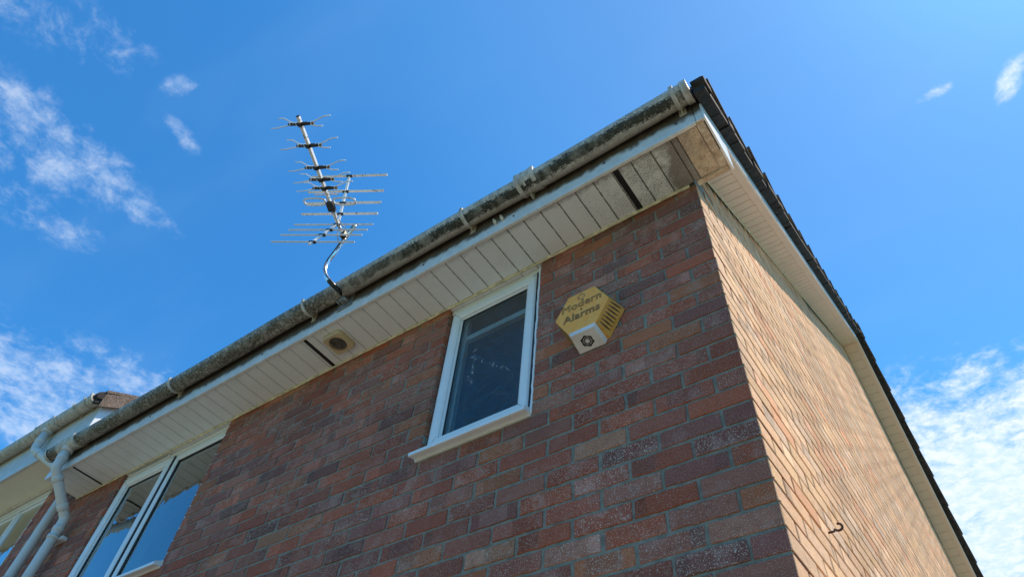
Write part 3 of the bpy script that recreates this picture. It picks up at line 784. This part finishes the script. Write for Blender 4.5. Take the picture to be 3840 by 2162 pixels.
# small window: fixed frame, slightly proud top-hung sash
def sill(parent,x0,x1,zf,y0=.033,yf=-.047,zb=None,name='sill',th=.020):
    v=MB(); zb=zb or zf+.035
    prof=[(y0,zb),(yf+.006,zf+.002),(yf,zf-.003),(yf,zf-th),(yf+.010,zf-th-.001),(yf+.014,zf-th+.004),(-.004,zf-th+.008),(-.004,zf-th-.002),(y0,zf-th-.002)]
    v.prism(prof,lambda a,b,d:(d,a,b),x0,x1); return P_(v,name,mWhite,parent)
w1=MB(); frame_rect(w1,WIN1[0]+.003,WIN1[1]-.006,-.79,HS-.0015,.040,.030,.095,.004,wt=.058)
w1.box(WIN1[0]+.003,WIN1[1]-.006,.021,.0298,HS-.036,HS-.006,0,bev=.003)
win=P_(w1,'window',mWhite,house); win['label']='small white uPVC window with dark obscured glass under the eaves'
v=MB(); frame_rect(v,-1.452,-.905,-.762,HS-.048,.052,.012,.070,.008); frame_rect(v,-1.402,-.955,-.712,HS-.098,.012,.024,.060,.008); P_(v,'sash',mWhite,win)
v=MB(); v.box(-.903,-.893,.018,.06,-.762,HS-.04,0); P_(v,'gasket',mBlack,win); gasket(win,-1.392,-.965,-.702,HS-.108,.035)
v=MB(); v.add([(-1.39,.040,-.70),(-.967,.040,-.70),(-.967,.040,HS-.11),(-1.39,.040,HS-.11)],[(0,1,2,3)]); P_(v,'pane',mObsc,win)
sill(win,-1.492,-.874,-.800)
v=MB()
pts=[(WIN1[1]-.004+random.uniform(-.0025,.0015),.004+random.uniform(-.002,.001),-.81+i*.03) for i in range(34)]
v.tube(pts,.006,6); P_(v,'sealant',mWhite,win)
# blind / inner frame seen dimly through the obscured glass
v=MB(); v.box(-1.41,-1.375,.07,.10,-.72,.10,0); v.box(-1.374,-.95,.07,.10,-.055,-.02,0); P_(v,'inner_reveal',mCurt,win)
# large window
w2=MB(); frame_rect(w2,WIN2[0]+.003,WIN2[1]-.003,-.81,HS-.0015,.045,.030,.095,.004,wt=.060)
w2.box(WIN2[0]+.003,WIN2[1]-.003,.020,.0298,HS-.030,HS-.006,0,bev=.003); w2.box(-3.945,-3.895,.031,.095,-.765,HS-.064,0,bev=.003)
win2=P_(w2,'window',mWhite,house); win2['label']='wide white window with opening left casement and trickle vent'
v=MB(); frame_rect(v,-4.530,-3.945,-.790,HS-.050,.058,.010,.070,.008); frame_rect(v,-4.474,-4.001,-.734,HS-.106,.012,.022,.06,.008); P_(v,'sash',mWhite,win2)
v=MB(); v.box(-3.9445,-3.932,.016,.06,-.79,HS-.055,0); P_(v,'gasket',mBlack,win2)
gasket(win2,-4.464,-4.011,-.724,HS-.116,.035)
v=MB(); v.add([(-4.46,.042,-.72),(-4.015,.042,-.72),(-4.015,.042,HS-.12),(-4.46,.042,HS-.12)],[(0,1,2,3)]); P_(v,'pane',mGlass,win2)
v=MB(); frame_rect(v,-3.930,WIN2[1]-.010,-.800,HS-.058,.040,.022,.070,.008); P_(v,'fixed_frame',mWhite,win2)
gasket(win2,-3.892,-3.395,-.762,HS-.096,.034,.008)
v=MB(); v.add([(-3.886,.042,-.756),(-3.4,.042,-.756),(-3.4,.042,HS-.10),(-3.886,.042,HS-.10)],[(0,1,2,3)]); P_(v,'pane',mGlass,win2)
v=MB(); v.box(-4.49,-4.02,.008,.0185,HS-.031,HS-.009,0,bev=.002)
P_(v,'trickle_vent',mWhite,win2)
v=MB(); 
for k in range(12): v.box(-4.475+k*.037,-4.475+k*.037+.030,.0068,.0078,HS-.027,HS-.013,0)
P_(v,'vent_slot',simple('vent_mesh',(.28,.28,.26),.7),win2)
sill(win2,-4.565,-3.33,-.822)
v=MB(); v.box(-4.44,-4.36,.28,.33,-1.2,.14,0); v.box(-3.55,-3.42,.28,.33,-1.2,.14,0); P_(v,'curtain',mCurt,win2)

# ------------------------------------------------------------------ neighbouring house
NZ=.575; NX=-5.0
nb=empty('neighbouring_house',(-8.5,4.9,GZ)); tag(nb,'adjoining brick house at far left with plain cream soffit and cleaner gutter','house')
NW=(-7.6,-5.905,-.45)
b2=MB(); front_wall(b2,-11.5,XL-.005,[NW],NZ,False)
b2.box(NW[1]+.003,XL-.001,R,.10,GZ,NZ-.003,1); b2.box(-11.5,NW[0]-.003,R,.10,GZ,NZ-.003,1); b2.box(NW[0]-.003,NW[1]+.003,R,.10,GZ,NW[2]-.004,1)
OFFN=.525
b2.prism([(.10,GZ),(DEPTH,GZ),(DEPTH,A0+OFFN),(YR,ZR+OFFN),(.10,A0+OFFN+.06),(.10,GZ)][:5],lambda a,b,d:(d,a,b),XL-.12,XL-.001,1)
b2.box(-11.5,XL-.12,DEPTH-.12,DEPTH,GZ,A0+OFFN,1); b2.prism([(.10,GZ),(DEPTH-.12,GZ),(DEPTH-.12,A0+OFFN),(YR,ZR+OFFN),(.10,A0+OFFN+.06)],lambda a,b,d:(d,a,b),-11.5,-11.4,1)
P_(b2,'wall',[mBrick,mMortar],nb,vcol=True)
v=MB(); v.box(-11.39,XL-.13,.12,3.2,.53,.55); v.box(-11.39,XL-.13,3.2,3.25,-2.3,.53); v.box(-11.39,XL-.13,.12,3.2,-2.35,-2.3); P_(v,'room_lining',mRoom,nb)
v=MB(); v.box(-11.5,XL-.004,-.262,-.001,NZ,NZ+.010,0); v.box(NW[0]-.002,NW[1]+.002,-.0008,.10,NZ+.001,NZ+.010,0); sf=P_(v,'soffit',mPlain,nb)
v=MB(); v.box(-11.5,XL+.002,FY-.0,-.263,NZ-.005,NZ+.012,0,bev=.003); v.box(-11.5,XL-.001,-.016,.012,NZ-.010,NZ-.0005,0,bev=.002); P_(v,'soffit_trim',mCream,sf)
v=MB(); v.box(XL+.003,NX-.012,FY,.30,NZ+.0,NZ+.012,0); P_(v,'soffit_return',mPlain,sf)
fascia(-11.5,NX-.016,NZ-.006,.945,FY-.003,mFasciaN,nb)
# gable bargeboard facing our roof
v=MB()
def rk(mb,x0,x1,o0,o1,ya,yb,side):
    za,zb=slope(ya,side),slope(yb,side)
    vs=[(x,y,z+o) for x in (x0,x1) for (y,z) in ((ya,za),(yb,zb)) for o in (o0,o1)]
    mb.add(vs,[(0,1,3,2),(4,6,7,5),(0,4,5,1),(2,3,7,6),(0,2,6,4),(1,5,7,3)],0)
rk(v,NX-.014,NX,OFFN-.06,OFFN+.15,FY+.05,YR,0); rk(v,NX-.014,NX,OFFN-.06,OFFN+.15,YR,DEPTH+.2,1)
v.prism([(FY-.006,NZ-.01),(.05,NZ-.01),(.05,slope(.05,0)+OFFN-.06),(FY+.05,slope(FY+.05,0)+OFFN+.15),(FY-.006,slope(FY,0)+OFFN+.15)],lambda a,b,d:(d,a,b),NX-.0145,NX-.0005)
P_(v,'bargeboard',mWhite,nb)
roof(nb,-11.5,NX+.05,.155,mTileN,zsh=OFFN)
v=MB(); y=-.335
while y<YR-.1:
    za,zb=slope(y,0)+OFFN,slope(y+.32,0)+OFFN
    vs=[(x,yy,z+o) for x in (NX+.030,NX+.052) for (yy,z) in ((y,za),(y+.318,zb-.012)) for o in (.060,.205)]
    v.add(vs,[(0,1,3,2),(4,6,7,5),(0,4,5,1),(2,3,7,6),(0,2,6,4),(1,5,7,3)],0); y+=.325
P_(v,'verge_tile',mTileN,nb)
gm=MB(); NZC=.910; gutter_run(gm,-11.5,NX-.055,GY,NZC,GR); ng=P_(gm,'gutter',mGutterN,nb,vcol=True)
for x in (-5.16,-5.32,-6.9): bracket(ng,x,GY,NZC,GR)
endcap(ng,NX-.055,1,GY,NZC,GR)
v=MB()
for xa,xb,r in ((-5.64,-5.615,.0085),(-5.93,-5.905,.0085),(-5.905,-5.64,.005)): ring(v,xa,xb,GY,NZC,GR+.001,GR+r)
P_(v,'gutter_outlet',mBracket,ng,vcol=True)
dpn,_=downpipe(nb,-5.765,.86,-5.30,.66,.36); clip(dpn,-5.30,-.47); clip(dpn,-5.30,-2.2)
wn=MB(); frame_rect(wn,NW[0]+.003,NW[1]-.004,NW[2]+.02,NZ-.001,.050,.026,.09,.004,wt=.07); wn.box(-6.50,-6.45,.027,.09,NW[2]+.07,NZ-.08,0,bev=.003)
wn.box(NW[0]+.003,NW[1]-.004,.016,.0258,NZ-.040,NZ-.012,0,bev=.003)
nwin=P_(wn,'window',mWhite,nb)
v=MB(); frame_rect(v,-6.449,NW[1]-.055,NW[2]+.071,NZ-.080,.028,.034,.07,.006); frame_rect(v,NW[0]+.055,-6.501,NW[2]+.071,NZ-.080,.028,.034,.07,.006); P_(v,'sash',mWhite,nwin)
v=MB()
for a,b in ((-6.42,NW[1]-.083),(NW[0]+.083,-6.53)): v.add([(a,.045,NW[2]+.1),(b,.045,NW[2]+.1),(b,.045,NZ-.108),(a,.045,NZ-.108)],[(0,1,2,3)])
P_(v,'pane',mGlass,nwin)
sill(nwin,NW[0]-.015,NW[1]+.015,NW[2]+.01)
v=MB(); v.tube([(NW[1]-.003+random.uniform(-.002,.002),.004,NW[2]+i*.04) for i in range(26)],.005,6); P_(v,'sealant',mWhite,nwin)

# ------------------------------------------------------------------ alarm box
al=empty('alarm_box',(-.572,0,-.442)); tag(al,'mustard yellow hexagonal alarm box with faded lettering mounted on the brick wall','alarm box')
def hexa(cx,cz,rx,rz): return [(cx+rx,cz),(cx+rx*.5,cz+rz),(cx-rx*.5,cz+rz),(cx-rx,cz),(cx-rx*.5,cz-rz),(cx+rx*.5,cz-rz)]
F=[(x,-.092,z) for x,z in hexa(-.5725,-.4425,.1315,.1165)]; Bk=[(x,-.002,z) for x,z in hexa(-.566,-.4425,.150,.133)]
Mo=Matrix.Translation(-Vector(al.location))
def A_(mb,name,mats,parent=al,**k):
    return P_(mb,name,mats,parent,**k)
v=MB()
FI=[( -.5725+(x+.5725)*.985,-.094,-.4425+(z+.4425)*.985) for x,y,z in F]
v.add(F+Bk+FI,[(12,13,14,15,16,17)]+[(i,(i+1)%6,12+(i+1)%6,12+i) for i in range(6)]+[(6+i,6+(i+1)%6,(i+1)%6,i) for i in range(6)]+[(6,7,8,9,10,11)],0)
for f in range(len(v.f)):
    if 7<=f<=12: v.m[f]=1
cov=A_(v,'cover',[mMustard,mSlat])
# louvres: dark lens-shaped slots on the lower right side, angled ribs on the lower left side
def on_face(i,s_,d): # i edge index from vertex i to i+1 ; s along edge, d front->back
    a=Vector(F[i]).lerp(Vector(F[(i+1)%6]),s_); b=Vector(Bk[i]).lerp(Vector(Bk[(i+1)%6]),s_); return a.lerp(b,d)
def slot(mb,i,s0,w,d0,d1,slant,out):
    n=Vector(on_face(i,.5,.5))-Vector((-.57,-.045,-.4425)); a=on_face(i,1,0)-on_face(i,0,0); b=on_face(i,0,1)-on_face(i,0,0); n_=a.cross(b).normalized(); n_=n_ if n_.dot(n)>0 else -n_
    N=8; vs=[];
    for k in range(N+1):
        t_=k/N; d=d0+(d1-d0)*t_; ww=w*math.sin(math.pi*(.08+.84*t_)); c=s0+slant*t_
        vs.append(on_face(i,c-ww/2,d)+n_*out); vs.append(on_face(i,c+ww/2,d)+n_*out)
    mb.add(vs,[(2*k,2*k+1,2*k+3,2*k+2) for k in range(N)],0)
v=MB()
for k in range(7): slot(v,5,.91-k*.13,.046,.14,.84,.03,.0012)
for k in range(4): pass
A_(v,'louvre',mBlack,cov)
v=MB()
for k in range(9): slot(v,3,.08+k*.105,.040,.02,.98,.02,.0012)
A_(v,'side_rib',simple('orange_brown_rib',(.22,.10,.02),.6),cov)
# lamp housing below
v=MB()
f0=[(-.635,-.0935,-.5575),(-.508,-.0935,-.5575),(-.519,-.0915,-.577),(-.630,-.0915,-.577)]
bk=[(-.645,-.002,-.5575),(-.495,-.002,-.5575),(-.515,-.002,-.597),(-.636,-.002,-.597)]
v.add(f0+bk,[(0,1,2,3),(4,7,6,5),(0,4,5,1),(3,2,6,7),(0,3,7,4),(1,5,6,2)],0); lamp=A_(v,'lamp_housing',mLamp)
# chain emblem on the underside of the lamp
def und(u,w_): # u across (-1..1) , w_ front->back 0..1
    a=Vector(f0[3]).lerp(Vector(f0[2]),(u+1)/2); b=Vector(bk[3]).lerp(Vector(bk[2]),(u+1)/2); return a.lerp(b,w_)+Vector((0,-.0002,-.0012))
v=MB(); 
def hexring(mb,r0,r1,nn=6,gap=.0,rot=0.):
    for k in range(nn):
        a0=2*math.pi*(k+gap)/nn+rot; a1=2*math.pi*(k+1-gap)/nn+rot
        vs=[und(math.cos(a)*r,.52+math.sin(a)*r*.62) for a in (a0,a1) for r in (r0,r1)]
        mb.add(vs,[(0,1,3,2)],0)
hexring(v,.20,.30,6,.0,.5); hexring(v,.37,.50,6,.0,.5)
for k in range(6):
    a=2*math.pi*k/6+.5
    for da in (-.13,.13):
        vs=[und(math.cos(a+da+s_)*r,.52+math.sin(a+da+s_)*r*.62) for s_ in (-.06,.06) for r in (.2,.5)]
        vs=[q+Vector((0,0,-.0004)) for q in vs]; mb=v; mb.add(vs,[(0,1,3,2)],0)
A_(v,'emblem',mBlack,lamp)
def text(body,size,cx,cz,y,mat,name,parent,off=0.,space=1.):
    cu=bpy.data.curves.new(name,'FONT'); cu.body=body; cu.size=size; cu.align_x='CENTER'; cu.align_y='CENTER'; cu.space_character=space; cu.resolution_u=3; cu.fill_mode='NONE'; cu.bevel_depth=.00115*(1.25 if 'Al' in body else 1.); cu.bevel_resolution=0; off=0.
    o=bpy.data.objects.new('tmp',cu); COL.objects.link(o); bpy.context.view_layer.update()
    dg=bpy.context.evaluated_depsgraph_get(); me=bpy.data.meshes.new_from_object(o.evaluated_get(dg)); bpy.data.objects.remove(o)
    for vtx in me.vertices:
        a,b=vtx.co.x,vtx.co.y; vtx.co=(cx+a,y-.0004+vtx.co.z*.2,cz+b)
    me.materials.clear(); me.materials.append(mat); q=bpy.data.objects.new(name,me); COL.objects.link(q); q.parent=parent
    if parent.parent is None: q.matrix_parent_inverse=Matrix.Translation(-Vector(parent.location))
    return q
YF=-.0948
text('Modern',.060,-.572,-.402,YF,mInk,'lettering',cov,.0007,1.04)
text('Alarms',.060,-.572,-.470,YF,mInkB if False else mInk,'lettering',cov,.0011,1.04)
v=MB(); v.tube([(-.5725,-.0943,-.4395),(-.5725,-.0965,-.4395)],.0042,10); A_(v,'screw',mBlack,cov)
v=MB()
for k in range(6):
    a0=2*math.pi*k/6+.3; a1=a0+.86
    v.add([(-.572+math.cos(a)*r,YF,-.357+math.sin(a)*r) for a in (a0,a1) for r in (.013,.020)],[(0,1,3,2)],0)
A_(v,'faded_emblem',mInk2,cov)

# ------------------------------------------------------------------ extractor vent on the soffit
ev=empty('extractor_vent',(-2.19,-.152,HS)); tag(ev,'yellowed square extractor vent with round slatted grille on the soffit','vent')
v=MB(); h=.068; zt=HS-.002; zb=HS-.030; N=32
# plate with round hole (rotated very slightly) and tapered rim
th0=math.radians(-1)
def E(a,b,z): return (-2.190+a*math.cos(th0)-b*math.sin(th0), -.152+a*math.sin(th0)+b*math.cos(th0), z)
circ=[(.0535*math.cos(2*math.pi*k/N),.0535*math.sin(2*math.pi*k/N)) for k in range(N)]
def sq(a): 
    c,s_=math.cos(a),math.sin(a); m=max(abs(c),abs(s_)); 
    return (h*c/m*min(1,1.0),h*s_/m)
outer=[]
for k in range(N):
    x_,y_=sq(2*math.pi*k/N); r_=math.hypot(x_,y_); lim=h*1.30; f=min(1,lim/r_); outer.append((x_*f,y_*f))
vs=[E(a,b,zb) for a,b in outer]+[E(a,b,zb) for a,b in circ]+[E(a*1.06,b*1.06,zb+.006) for a,b in outer]+[E(a*1.08,b*1.08,zt) for a,b in outer]+[E(a,b,zb+.02) for a,b in circ]
fs=[]
for k in range(N):
    j=(k+1)%N; fs+=[(k,j,N+j,N+k),(k,2*N+k,2*N+j,j),(2*N+k,3*N+k,3*N+j,2*N+j),(N+k,N+j,4*N+j,4*N+k)]
v.add(vs,fs,0); hs=P_(v,'housing',mTanVent,ev)
v=MB(); v.add([E(a,b,zb+.019) for a,b in circ],[tuple(range(N))],0); P_(v,'duct',mBlack,ev)
v=MB()
for k in range(13):
    yy=-.048+k*.008; L=math.sqrt(max(0,.0532**2-yy**2))
    a0,b0=-L,yy
    # slats tilted
    vs=[E(-L,yy,zb+.002),E(L,yy,zb+.002),E(L,yy+.0028,zb+.003),E(-L,yy+.0028,zb+.003),E(-L,yy+.006,zb+.013),E(L,yy+.006,zb+.013)]
    v.add(vs,[(0,1,2,3),(3,2,5,4)],0)
P_(v,'slat',simple('vent_slat',(.38,.33,.27),.6,var=.4,sc=40),ev)

# ------------------------------------------------------------------ tv aerial
ae=empty('tv_aerial',(-2.045,-.29,.36)); tag(ae,'silver TV aerial on a curved pole fixed to the fascia above the gutter','aerial')
def T_(mb,name,mat,parent=ae): return P_(mb,name,mat,parent)
mast=smooth_path([(-2.075,-.288,.372),(-2.04,-.34,.345),(-2.012,-.41,.312),(-2.022,-.455,.325),(-2.052,-.478,.375),(-2.074,-.488,.44),(-2.07,-.49,.50),(-2.04,-.49,.555),(-2.018,-.49,.62),(-1.985,-.49,.70),(-1.939,-.49,.779)],2)
v=MB(); v.tube(mast,.0135,16); mMast,t=new_mat('chrome_mast'); n=t.noise(t.pos,38,5,.7)
t.set(t.b,'Base Color',t.mix(t.ramp(n,.58,.63,0,.9),(.80,.80,.79),(.03,.03,.03))); t.set(t.b,'Metallic',.9); t.set(t.b,'Roughness',.22)
mst=T_(v,'mast',mMast)
v=MB(); v.box(-2.10,-1.985,FY-.008,FY-.0015,.262,.372,0,bev=.002); v.box(-2.062,-2.028,FY-.045,FY-.008,.300,.345,0,bev=.003); v.tube([(-2.015,FY-.05,.296),(-2.012,FY-.004,.300)],.009,8); v.tube([(-2.085,FY-.04,.318),(-2.085,FY-.004,.318)],.008,8)
T_(v,'mounting_plate',simple('dull_galvanised',(.22,.22,.21),.55,.4,var=.3,sc=40))
B=Vector((-1.968,-.497,.668))
C0=Vector((.4128,-1.7312,-2.64665)); Rm=cam.matrix_world.to_3x3()
def px(u,v_,w_):  # point at a photographed direction and a depth in metres
    return C0+w_*(Rm@Vector(((u-1920)/2574.8,-(v_-1081)/2574.8,-1)))
w0=4.133; rear=px(1264,828,w0); tip=px(1118,437,w0*.905)
dB=(tip-rear).normalized(); LB=(tip-rear).length
e=Vector((.8779,.4430,-.1816)); e=(e-dB*e.dot(dB)).normalized(); uB=dB.cross(e); uB=uB if uB.z>0 else -uB
def L3(a,b,c): return rear+dB*a+e*b+uB*c     # along boom, across, up
def bar(mb,a0,a1,wd,ht,e1=None):
    a0=Vector(a0);a1=Vector(a1); d=(a1-a0).normalized(); s1=(e1 or e); s1=(s1-d*s1.dot(d)).normalized(); s2=d.cross(s1)
    vs=[q+s1*x+s2*y for q in (a0,a1) for (x,y) in ((-wd/2,-ht/2),(wd/2,-ht/2),(wd/2,ht/2),(-wd/2,ht/2))]
    mb.add(vs,[(3,2,1,0),(4,5,6,7),(0,1,5,4),(1,2,6,5),(2,3,7,6),(3,0,4,7)],0)
v=MB(); bar(v,L3(-.03,0,0),L3(LB,0,0),.017,.017); T_(v,'boom',mAlu)
v=MB(); bar(v,L3(LB,0,0),L3(LB+.004,0,0),.0175,.0175); T_(v,'boom_cap',mBlack)
def proj2(Pt):
    q=Rm.transposed()@(Vector(Pt)-C0); return (1920+2574.8*q.x/-q.z,1081-2574.8*q.y/-q.z)
# find boom parameter for an image row
def boom_at(vrow):
    lo,hi=-.1,LB
    for _ in range(40):
        m=(lo+hi)/2
        if proj2(L3(m,0,0))[1]>vrow: lo=m
        else: hi=m
    return lo
for vr in (465,546,628,673,705):
    a=boom_at(vr)
    d=MB(); d.tube([L3(a,-.080,.001),L3(a,-.052,.001),L3(a,-.02,.001),L3(a,.02,.001),L3(a,.052,.001),L3(a,.080,.001)],[.0075,.0095,.0085,.012,.0095,.0075],8)
    bar(d,L3(a-.010,0,-.010),L3(a+.010,0,-.010),.024,.016)
    di=T_(d,'director',mBlack)
    r_=MB()
    for sx in (-1,1):
        for (da,up,sh) in ((.034,.008,.028),(-.013,-.008,-.028)):
            r_.tube([L3(a,sh*.3+sx*.03,0),L3(a+da*.35,sh*.5+sx*.075,up*.4),L3(a+da,sh+sx*.125,up),L3(a+da*1.05,sh+sx*.165,up)],.0033,6)
    T_(r_,'director_rod',mAluC,di)
    r_=MB()
    for q in (-.066,-.046,-.028,.026,.046,.068): r_.tube([L3(a-.003,q-.003,.003),L3(a+.003,q+.003,.003)],.0108,8)
    T_(r_,'director_clip',mAlu,di)
# folded dipole loops and balun box
ad=boom_at(752)
v=MB(); n=28
for sx in (-1,1):
    pts=[]
    for k in range(n+1):
        t_=2*math.pi*k/n; pts.append(L3(ad-.004+.024*math.copysign(abs(math.sin(t_))**.6,math.sin(t_)),sx*(.100+.072*math.copysign(abs(math.cos(t_))**.6,math.cos(t_))),-.004))
    v.tube(pts,.0055,8,caps=False)
T_(v,'dipole',mAlu)
v=MB(); v.box(-.024,.024,-.030,.034,-.026,.004,0,bev=.006,M=Matrix(((e.x,dB.x,uB.x,0),(e.y,dB.y,uB.y,0),(e.z,dB.z,uB.z,0),(0,0,0,1))).copy() if False else (Matrix.Translation(L3(ad-.03,.012,-.012))@Matrix(((e.x,dB.x,uB.x,0),(e.y,dB.y,uB.y,0),(e.z,dB.z,uB.z,0),(0,0,0,1)))))
T_(v,'balun_box',mBlack)
v=MB(); bar(v,L3(boom_at(726),-.075,-.008),L3(boom_at(726),.075,-.008),.008,.007); T_(v,'director_rod',mAlu)
# corner reflector: rods on an upper and a lower wing, wings start at the mast end of the boom
def wingpt(u,v_):     # where a photographed direction meets the aerial's middle plane
    d=Rm@Vector(((u-1920)/2574.8,-(v_-1081)/2574.8,-1)); s_=(rear-C0).dot(e)/d.dot(e); return C0+d*s_
hub=L3(-.02,0,0)
up_end=wingpt(1312,655); lo_end=wingpt(1160,915)
v=MB(); bar(v,hub+(up_end-hub)*.0,up_end,.014,.010); bar(v,hub,lo_end,.014,.010); bar(v,hub,L3(-.02,0,0)+(B-hub)*1.0+Vector((0,0,-.03)),.014,.012)
T_(v,'reflector_arm',mAluC)
def rod(c,half0,half1,th,mat):
    v=MB(); bar(v,c-e*half0,c+e*half1,th,th*.8,dB); T_(v,'reflector_rod',mat)
    k=MB(); bar(k,c-e*.02+Vector((0,0,-.004)),c+e*.02+Vector((0,0,-.004)),.016,.010,dB); T_(k,'rod_clip',mBlack)
def rodpx(v0,ul,ur,th,mat,wing):
    # c: point on wing whose image row is v0; half lengths from image end columns
    a,b=hub,wing; lo,hi=0.,1.15
    pv=lambda s_:proj2(a.lerp(b,s_))[1]
    sgn=1 if pv(1)>pv(0) else -1
    for _ in range(40):
        m=(lo+hi)/2
        if (pv(m)-v0)*sgn<0: lo=m
        else: hi=m
    c=a.lerp(b,lo); u0=proj2(c)[0]; k=proj2(c+e*.1)[0]-u0
    rod(c,(u0-ul)/k*.1,(ur-u0)/k*.1,th,mat)
rodpx(659,1168,1450,.0125,mAlu,up_end); rodpx(717,1153,1437,.0125,mAlu,up_end); rodpx(760,1140,1427,.0125,mAlu,up_end); rodpx(801,1127,1415,.0125,mAlu,up_end)
rodpx(841,1099,1397,.0080,mAluC,lo_end); rodpx(861,1077,1376,.0080,mAluC,lo_end); rodpx(880,1049,1356,.0080,mAluC,lo_end); rodpx(906,1013,1327,.0080,mAluC,lo_end)
v=MB(); v.tube(smooth_path([L3(ad-.05,.016,-.02),L3(-.03,.02,-.03),px(1290,860,w0*1.0),px(1290,895,w0*1.0),px(1270,925,w0*.99),px(1240,970,w0*.985)],3),.0035,6)
v.tube(smooth_path([px(1272,825,w0*.99),px(1300,865,w0*.985),px(1308,890,w0*.985),px(1280,915,w0*.985),px(1262,890,w0*.985),px(1272,850,w0)],3),.003,6)
T_(v,'cable',simple('grey_cable',(.30,.29,.27),.6))
v=MB()
for c_,r_ in ((px(1290,880,w0*.995),.018),): v.box(c_.x-.018,c_.x+.018,c_.y-.016,c_.y+.016,c_.z-.022,c_.z+.022,0,bev=.003)
T_(v,'clamp',mBlack)
v=MB(); v.tube([q+Vector((.010,-.013,.004)) for q in mast[2:]],.0034,6); T_(v,'coax_lead',simple('black_coax',(.03,.03,.03),.5))
v=MB(); i_=int(.36*len(mast)); v.tube(mast[:i_],.0142,14); T_(v,'sleeve',simple('dark_worn_metal',(.05,.048,.045),.35,.7,var=.6,sc=30),mst)
v=MB()
def mp(i): return mast[i]
for f in (.50,.62,.70):
    i=int(f*(len(mast)-1)); a_,b_=mast[i],mast[i+1]; d=(b_-a_).normalized(); v.tube([a_-d*.008,a_+d*.008],.0132,12)
T_(v,'tape_band',mBlack,mst)

# ------------------------------------------------------------------ hook on gable
hk=empty('wall_hook',(0,.56,-1.29)); tag(hk,'small rusty open hook screwed into the sunlit gable brickwork','hook')
v=MB(); pts=[(-.01,.545,-1.305),(.020,.545,-1.305)]
cyc=Vector((.034,.545,-1.292))
for k in range(10):
    a=math.radians(-150+k*27); pts.append((.034+.0145*math.cos(a),.545+.01*k/10,-1.2905+.0145*math.sin(a)))
v.tube(pts,.0040,8); P_(v,'shank',mRust,hk)
